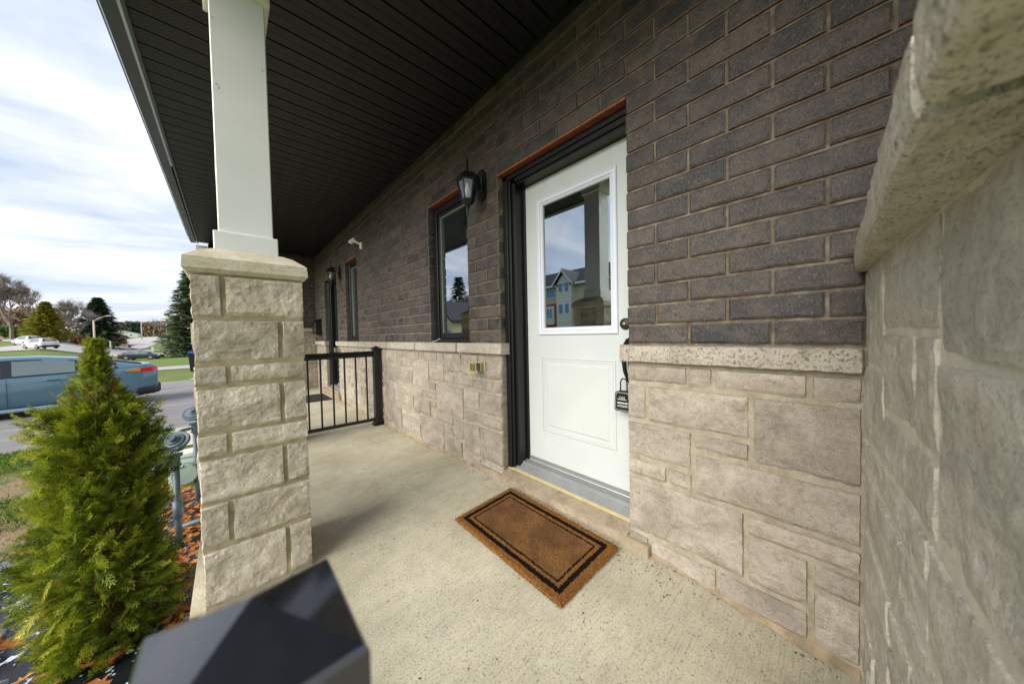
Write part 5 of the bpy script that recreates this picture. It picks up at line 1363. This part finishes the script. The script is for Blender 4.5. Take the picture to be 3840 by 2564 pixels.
car('parked_car', 4.75, 1.75, 1.90, ('white_paint', (.80, .78, .77)), (-25.6, 99.5, hgt(-26, 100)+.05), rad(180-55), 'white car partly hidden behind the nearer white crossover', 'suv', False, 'white cars on the side street')

# ---------------------------------------------------------------- street furniture
def pole(name, x, y, h, arm, label, m, cat='lamp post', r=.10, group='street lamps along the road'):
    z = hgt(x, y); t = empty(name, (x, y, z), label, cat, group); mb = MB(); mb.tube([(x, y, z), (x, y, z+h)], [r*1.25, r*.8], 8); part('pole', mb, m, t, (x, y, z), smooth=True)
    if arm:
        mb = MB(); mb.tube([(x, y, z+h-.2), (x+arm[0]*.5, y+arm[1]*.5, z+h+.55), (x+arm[0], y+arm[1], z+h+1.0)], .06, 6); part('arm', mb, m, t, (x, y, z+h), smooth=True)
        mb = MB(); mb.bbox((x+arm[0]-.1, y+arm[1]-.25, z+h+.92), (x+arm[0]+.75, y+arm[1]+.1, z+h+1.08), .04); part('lamp_head', mb, WHITEPL, t, (x+arm[0], y+arm[1], z+h+1))
POLEM = simple('wood_pole', (.50, .45, .33), .8, var=.2); POLEG = simple('metal_pole', (.45, .45, .46), .5)
pole('street_lamp', -23.7, 123.5, 7.2, (2.2, -1.4), 'nearest wooden street lamp before the big spruce', POLEM, r=.17)
pole('street_lamp', -38.6, 293.2, 10.5, (3.2, -2.0), 'middle street lamp on the road crest, thin grey arm', POLEG, r=.2)
pole('street_lamp', -33.1, 342.5, 11, (-3.2, 2.0), 'farthest street lamp beside the blue spruce', POLEM, r=.22)
t = empty('stop_sign', (-14.9, 50.0, hgt(-14.9, 50)), 'red octagonal stop sign on a white post at the street corner', 'stop sign')
z = hgt(-14.9, 50); dirn = Vector((14.9, -50, 0)).normalized(); sidev = Vector((dirn.y, -dirn.x, 0))
RS = simple('stop_red', (.62, .02, .03), .4); WS = simple('stop_white', (.85, .84, .82), .4)
ctr = Vector((-14.9, 50, 1.72))
def octo(r, off): return [tuple(ctr+dirn*off+(-sidev)*r*math.cos(rad(22.5+45*k))+Vector((0, 0, 1))*r*math.sin(rad(22.5+45*k))) for k in range(8)]
mb = MB(); mb.poly(octo(.46, 0), tuple(dirn*.01)); part('border', mb, WS, t, tuple(ctr)); mb = MB(); mb.poly(octo(.425, .0105), tuple(dirn*.004)); part('sign_face', mb, RS, t, tuple(ctr))
cu = bpy.data.curves.new('lettering', 'FONT'); cu.body = "STOP"; cu.size = .36; cu.align_x = 'CENTER'; cu.align_y = 'CENTER'; cu.extrude = .003; cu.offset = .008; cu.materials.append(WS)
me = bpy.data.meshes.new_from_object(bpy.data.objects.new('tmp2', cu))
o = bpy.data.objects.new('lettering', me); C.objects.link(o); o.parent = t; q_ = ctr+dirn*.018-Vector((-14.9, 50, z)); o.location = q_
xax = Vector((-dirn.y, dirn.x, 0)); o.rotation_euler = Matrix((xax, Vector((0, 0, 1)), dirn)).transposed().to_euler()
mb = MB(); mb.bbox((-14.97, 50.02, z), (-14.83, 50.10, 2.9), .01); part('post', mb, WS, t, (-14.9, 50, z))
mb = MB(); mb.bbox((-15.2, 50.02, 2.9), (-14.6, 50.06, 3.5), .01); part('upper_plate', mb, simple('plate_blue', (.10, .13, .2), .5), t, (-14.9, 50, 3))
for (x, y, h, lab, m1, m2) in ((-11.1, 94.4, 1.9, 'yellow and white marker post on the grass by the road', simple('marker_yellow', (.85, .62, .02), .5), WS), (-26.4, 152.5, 2.6, 'short white marker post before the red brick house', WS, WS)):
    z = hgt(x, y); t = empty('marker_post', (x, y, z), lab, 'marker post'); mb = MB(); mb.bbox((x-.16, y-.12, z), (x+.16, y+.12, z+h*.62), .02); part('lower_sleeve', mb, m1, t, (x, y, z)); mb = MB(); mb.bbox((x-.15, y-.11, z+h*.62), (x+.15, y+.11, z+h), .02); part('upper_sleeve', mb, m2, t, (x, y, z))
x, y = -1.42, 26.3; z = hgt(x, y); t = empty('wheelie_bin', (x, y, z), 'black wheelie bin with blue lid behind the stone column', 'bin')
mb = MB(); mb.poly([(x-.24, y-.26, z+.02), (x+.24, y-.26, z+.02), (x+.30, y-.30, z+1.05), (x-.30, y-.30, z+1.05)], (0, .6, 0)); part('body', mb, RUBBERM, t, (x, y, z)); mb = MB(); mb.poly([(x-.33, y-.34, z+1.06), (x+.33, y-.34, z+1.06), (x+.27, y-.34, z+1.17), (x-.27, y-.34, z+1.17)], (0, .68, 0)); part('lid', mb, simple('bin_blue', (.02, .10, .55), .4), t, (x, y, z))
x, y = -31.3, 134.5; z = hgt(x, y); t = empty('utility_box', (x, y, z), 'grey green utility cabinet on the lawn left of the red hedge', 'cabinet')
mb = MB(); mb.bbox((x-1.2, y-1, z), (x+1.5, y+1, z+1.05), .05); part('cabinet', mb, simple('cabinet_green', (.15, .21, .18), .6), t, (x, y, z)); mb = MB(); mb.bbox((x-1.3, y-1.1, z+1.05), (x+1.6, y+1.1, z+1.15), .03); part('lid', mb, simple('cabinet_lid', (.25, .31, .28), .6), t, (x, y, z+1))

# ---------------------------------------------------------------- trees
def conifer(name, x, y, H, R, m, seed, label, n=2600, low=.06, group=None, droop=.25, cs=1.0, power=1.0):
    z = hgt(x, y); t = empty(name, (x, y, z), label, 'tree', group); r = np.random.RandomState(seed); V = []; Rn = []
    mb = MB(); mb.tube([(x, y, z-.3), (x, y, z+H*.96)], [R*.07, .02], 6); part('trunk', mb, simple('trunk_brown', (.10, .07, .05), .9, var=.3), t, (x, y, z), smooth=True)
    nb = int(n/16)
    for k in range(nb):
        f = low+(1-low)*(k/nb)**.85; h = f*H; rl = R*((1-f)**power)*r.uniform(.72, 1.12)+R*.03; th = k*2.4+r.uniform(-.3, .3); o_ = np.array([math.cos(th), math.sin(th), 0]); sd = np.array([-math.sin(th), math.cos(th), 0])
        for j in range(16):
            u = r.uniform(.12, 1); p = o_*rl*u+np.array([0, 0, h-droop*rl*u**1.3+.10*rl*max(0, u-.75)])+sd*r.normal(0, .10*rl*(1.2-u*.6)); s = cs*(.10*R+.07*rl)*r.uniform(.6, 1.2)
            d1 = (o_*r.uniform(.6, 1.2)+sd*r.uniform(-.8, .8)+np.array([0, 0, r.uniform(-.35, .2)]))*s; d2 = np.cross(d1, np.array([r.uniform(-.6, .6), r.uniform(-.6, .6), 1]))*.42/ (1e-6+1); d2 = d2/np.linalg.norm(d2)*s*.36
            V += [p-d2, p+d2*.6, p+d1+d2*.25, p+d1-d2*.4]; Rn.append(np.clip(r.normal(.45, .25)+.25*(u-.5), 0, 1))
    V = np.array(V)
    me = np_mesh('crown', V, np.arange(len(V)).reshape(-1, 4), m, Rn); link('crown', me, t, (x, y, z)); return t
conifer('spruce_tree', -4.1, 77.7, 16.6, 5.0, BSPRUCE, 3, 'big blue grey spruce at the lawn edge behind the stone column', 15000, .015, power=.85)
conifer('spruce_tree', -30.4, 163.6, 15.8, 6.6, SPRUCE, 4, 'dark green spruce standing before the red brick house', 9000, .03, power=.75)
conifer('golden_conifer', -32.1, 131.2, 9.6, 4.4, YCON, 5, 'yellow green conifer beside the white cars', 5200, .02, power=.8, droop=-.12)
def bare(name, x, y, H, spread, m, seed, label, levels=5, trunk=.2, group='leafless trees across the street', lean=1.0, start=.3):
    z = hgt(x, y); t = empty(name, (x, y, z), label, 'tree', group); r = random.Random(seed); mb = MB(); tw = []
    def br(p, d, L, rad_, lv):
        q = p+d*L; mb.tube([p, p+d*L*.5+Vector((r.uniform(-.04, .04), r.uniform(-.04, .04), 0))*L, q], [rad_, rad_*.85, rad_*.65], 4, caps=False)
        if lv == 0:
            for k in range(9):
                e = (d+Vector((r.uniform(-.9, .9), r.uniform(-.9, .9), r.uniform(-.2, .9)))).normalized(); s_ = p.lerp(q, r.uniform(.1, 1)); tw.append((s_, e, L*r.uniform(.7, 1.6)))
            return
        for k in range(3 if lv > 1 else 4):
            e = (d*1.0+Vector((r.uniform(-1, 1)*spread, r.uniform(-1, 1)*spread, r.uniform(0, .8)))).normalized(); br(p.lerp(q, r.uniform(.55, 1)), e, L*r.uniform(.58, .8), rad_*.58, lv-1)
    br(Vector((x, y, z-.2)), Vector((r.uniform(-.05, .05), 0, 1)).normalized(), H*start, trunk, levels)
    part('trunk', mb, simple('bare_bark', (.19, .15, .13), .9, var=.2), t, (x, y, z))
    V = []; Rn = []
    for (p, e, L) in tw:
        sd = e.cross(Vector((r.uniform(-1, 1), r.uniform(-1, 1), r.uniform(-1, 1)))).normalized()*.011*(H/10); q = p+e*L; V += [p-sd, p+sd, q+sd*.3, q-sd*.3]; Rn.append(r.random())
    V = np.array([tuple(v) for v in V])-np.array([x, y, z]); me = np_mesh('twigs', V, np.arange(len(V)).reshape(-1, 4), m, Rn); o = link('twigs', me, t, (x, y, z)); o['kind'] = 'stuff'; return t
bare('bare_tree', -38.5, 137.1, 20, .75, TWIG, 1, 'tall leafless tree rising above the white cars', 6, .36, start=.27)
bare('bare_tree', -44.2, 169.5, 19, .8, TWIG, 2, 'brownish leafless tree between the tall bare tree and golden conifer', 5, .25)
bare('bare_tree', -33.1, 145.7, 14, .85, TWIGO, 3, 'olive leafless tree just behind the golden conifer', 5, .25)
bare('bare_tree', -31.6, 151.2, 12, .9, TWIG, 4, 'low spreading leafless tree behind the red hedge', 5, .2)
bare('bare_tree', -41.5, 140.2, 11, .9, TWIGB, 6, 'brown leafless tree at the edge beyond the stop sign', 5, .22)
bare('bare_tree', -36.5, 172, 18, .7, TWIG, 7, 'thin grey leafless tree against the sky near the spruce', 5, .2)
bare('bare_tree', -52, 452, 22, .9, TWIG, 8, 'small leafless tree on the skyline at the end of the road', 4, .5)
def hedge(name, pts, h, wd, m, seed, label, n, cat='hedge', kind=None, s0=.5):
    r = np.random.RandomState(seed); V = []; Rn = []
    for k in range(n):
        u = r.rand()*(len(pts)-1); i = min(int(u), len(pts)-2); f = u-i; x = pts[i][0]*(1-f)+pts[i+1][0]*f+r.normal(0, wd); y = pts[i][1]*(1-f)+pts[i+1][1]*f+r.normal(0, wd); hh = h*(1+.22*mnoise.noise(Vector((x*.35/ (wd+.3), y*.35/(wd+.3), 1.0))))
        p = np.array([x, y, hgt(x, y)+hh*r.uniform(.02, 1)**.8]); a = r.normal(0, 1, 3); a /= np.linalg.norm(a); b_ = np.cross(a, r.normal(0, 1, 3)); b_ /= np.linalg.norm(b_); s = s0*r.uniform(.5, 1.2); V += [p-a*s-b_*s*.4, p+a*s-b_*s*.3, p+a*s*.8+b_*s*.4, p-a*s*.8+b_*s*.4]; Rn.append(r.rand())
    V = np.array(V); me = np_mesh(name, V, np.arange(len(V)).reshape(-1, 4), m, Rn); o = link(name, me); return props(o, label, cat, kind=kind)
hedge('hedge', [(-32.7, 141.3), (-27.0, 140.5)], 2.4, .6, REDH, 1, 'low red brown hedge right of the utility cabinet', 2600, s0=.22)
hedge('hedge', [(-46.5, 156.6), (-40, 150), (-33.5, 146.5)], 3.0, 1.0, HEDGEG, 2, 'dark green hedge behind the white cars', 3000, s0=.35)
hedge('hedge', [(-33, 150), (-27, 156)], 2.6, 1.0, HEDGEG, 4, 'green hedge between red hedge and street lamp', 1600, s0=.3)
hedge('woodland', [(-75, 476), (-50, 470), (-20, 480), (0, 470)], 15, 4, TWIGB, 3, 'brown leafless woodland beyond the crest of the road', 7000, 'woodland', 'stuff', 1.6)
hedge('woodland', [(-110, 300), (-85, 260), (-62, 215), (-50, 190)], 9, 5, TWIGB, 8, 'brown thicket behind the bare trees across the street', 7000, 'woodland', 'stuff', 1.0)
hedge('green_tree', [(-61, 408), (-58, 408)], 12, 2.2, SPRUCE, 5, 'dark green tree on the skyline by the distant roof', 1200, 'tree', None, 1.2)

# houses far off
RBR = simple('red_brick', (.36, .085, .045), .85, var=.2, vscale=2); ROOFD = simple('dark_roof', (.035, .035, .042), .8, var=.2, vscale=3); SIDING = simple('beige_siding', (.50, .47, .35), .7, var=.05); SIDW = simple('pale_siding', (.66, .66, .58), .7); WINB = simple('blue_glass', (.02, .20, .42), .15, spec=.9); TRW = simple('white_trim', (.8, .8, .8), .5)
def cottage(x, y, w_, d, h, rh, m, label, rz=0):
    z = hgt(x, y); t = empty('house', (x, y, z), label, 'house', rz=rz)
    mb = MB(); mb.box((-w_/2, -d/2, -1), (w_/2, d/2, h)); mb.poly([(-w_/2, -d/2, h), (w_/2, -d/2, h), (0, -d/2, h+rh)], (0, d, 0)); loc_part('wall', mb, m, t)
    mb = MB(); e = .35; mb.poly([(-w_/2-e, -d/2-e, h-.12), (0, -d/2-e, h+rh+.05), (w_/2+e, -d/2-e, h-.12), (w_/2+e, -d/2-e, h+.1), (0, -d/2-e, h+rh+.3), (-w_/2-e, -d/2-e, h+.1)], (0, d+2*e, 0)); loc_part('roof', mb, ROOFD, t)
    for xx in (-w_*.28, w_*.28):
        mb = MB(); mb.box((xx-.5, -d/2-.03, 1.0), (xx+.5, -d/2+.03, 2.2)); loc_part('window', mb, WINB, t)
    return t
cottage(-34.5, 197, 8, 8, 2.8, 1.6, RBR, 'red brick bungalow half hidden by the dark spruce')
cottage(-60, 385, 16, 10, 3.0, 2.5, SIDW, 'distant pale house with grey roof at the road crest')
gz = cottage(-14.6, 26.0, 4.2, 6.4, 3.0, 1.7, mat('yellow_siding', lambda t_, b, m: t_.set(b.inputs['Base Color'], (.62, .52, .30, 1))), 'yellow sided garage across the street', rz=rad(90))
conifer('pine_tree', -21, 37.5, 10, 4, SPRUCE, 31, 'dark pine behind the yellow sided garage', 2600, .1)
bare('bare_tree', -17, 31.5, 9, .8, TWIG, 32, 'leafless tree beside the yellow sided garage', 4, .2)

# three-storey townhouses across the street (seen in the door glass)
BX2, BY2 = -36.9, 31
APT0 = True
t = empty('apartment_block', (BX2-5, 33, -.53), 'three storey red brick and beige sided townhouse block across the street', 'building')
mb = MB(); mb.box((BX2-12, 20, -.6), (BX2-.6, 52, 6.9)); part('brick_wall', mb, RBR, t, (BX2-5, 33, -.5))
mb = MB(); mb.box((BX2-12, 20, 6.9), (BX2-.6, 52, 9.9)); part('upper_wall', mb, SIDING, t, (BX2-5, 33, 6.9))
def bay(y0, y1):
    mb = MB(); mb.box((BX2-.6, y0, 2.2), (BX2+.3, y1, 9.9)); mb.poly([(BX2-.6, y0, 9.9), (BX2-.6, y1, 9.9), (BX2-.6, (y0+y1)/2, 11.6)], (.9, 0, 0)); b_ = part('bay', mb, SIDW, t, (BX2, (y0+y1)/2, 2.2))
    mb = MB(); yc = (y0+y1)/2; mb.poly([(BX2-4, y0-.6, 9.6), (BX2-4, yc, 11.95), (BX2-4, y1+.6, 9.6), (BX2-4, y1+.6, 9.85), (BX2-4, yc, 12.25), (BX2-4, y0-.6, 9.85)], (4.8, 0, 0)); part('gable_roof', mb, ROOFD, t, (BX2, yc, 10))
    mb = MB(); mb.poly([(BX2+.81, y0-.6, 9.45), (BX2+.81, yc, 11.8), (BX2+.81, y1+.6, 9.45), (BX2+.81, y1+.6, 9.75), (BX2+.81, yc, 12.15), (BX2+.81, y0-.6, 9.75)], (.05, 0, 0)); part('gable_trim', mb, TRW, t, (BX2, yc, 10))
    for z0, z1 in ((5.0, 6.7), (8.5, 10.1)):
        for k in (-.62, .62):
            mb = MB(); mb.box((BX2+.3, yc+k-.45, z0), (BX2+.34, yc+k+.45, z1)); wf = part('window', mb, TRW, t, (BX2, yc+k, z0)); mb = MB(); mb.box((BX2+.34, yc+k-.36, z0+.1), (BX2+.36, yc+k+.36, z1-.1)); part('pane', mb, WINB, wf, (BX2, yc+k, z0))
    mb = MB()
    for z in (2.2, 3.9, 6.5, 7.2): mb.box((BX2+.3, y0, z), (BX2+.33, y1, z+.12))
    part('band', mb, TRW, t, (BX2, yc, 4))
bay(30.2, 33.2); bay(41.5, 44.7)
for y0 in (34.2, 37.2, 46):
    for z0, z1 in ((7.9, 9.4),):
        mb = MB(); mb.box((BX2-.6, y0, z0), (BX2-.55, y0+1.9, z1)); wf = part('window', mb, TRW, t, (BX2, y0, z0))
        for k in range(3): mb = MB(); mb.box((BX2-.55, y0+.1+k*.6, z0+.1), (BX2-.53, y0+.6+k*.6, z1-.1)); part('pane', mb, WINB, wf, (BX2, y0, z0))
mb = MB(); mb.box((BX2-.6, 34.3, 3.4), (BX2-.3, 39.6, 6.5)); part('siding_panel', mb, SIDW, t, (BX2, 36, 5))
for y0 in (34.6, 37.2):
    mb = MB(); mb.box((BX2-.3, y0, 4.4), (BX2-.26, y0+2.0, 6.2)); wf = part('window', mb, TRW, t, (BX2, y0, 4))
    for k in range(3): mb = MB(); mb.box((BX2-.26, y0+.12+k*.63, 4.5), (BX2-.24, y0+.6+k*.63, 6.1)); part('pane', mb, WINB, wf, (BX2, y0, 4))
mb = MB(); mb.poly([(BX2+.2, 18.8, 9.7), (BX2-6.3, 18.8, 13.4), (BX2-12.8, 18.8, 9.7)], (0, 34.5, 0)); part('roof', mb, ROOFD, t, (BX2-6, 33, 9.7))
mb = MB(); mb.box((BX2+.2, 18.8, 9.55), (BX2+.3, 53.3, 9.85)); part('gutter', mb, TRW, t, (BX2, 33, 9.6))
t.location.z -= .7; t.location.y -= .5

# houses behind the camera side (only their bulk counts: light and the metal cap's reflections)
print('objects', len(bpy.data.objects), 'polys', sum(len(m.polygons) for m in bpy.data.meshes))
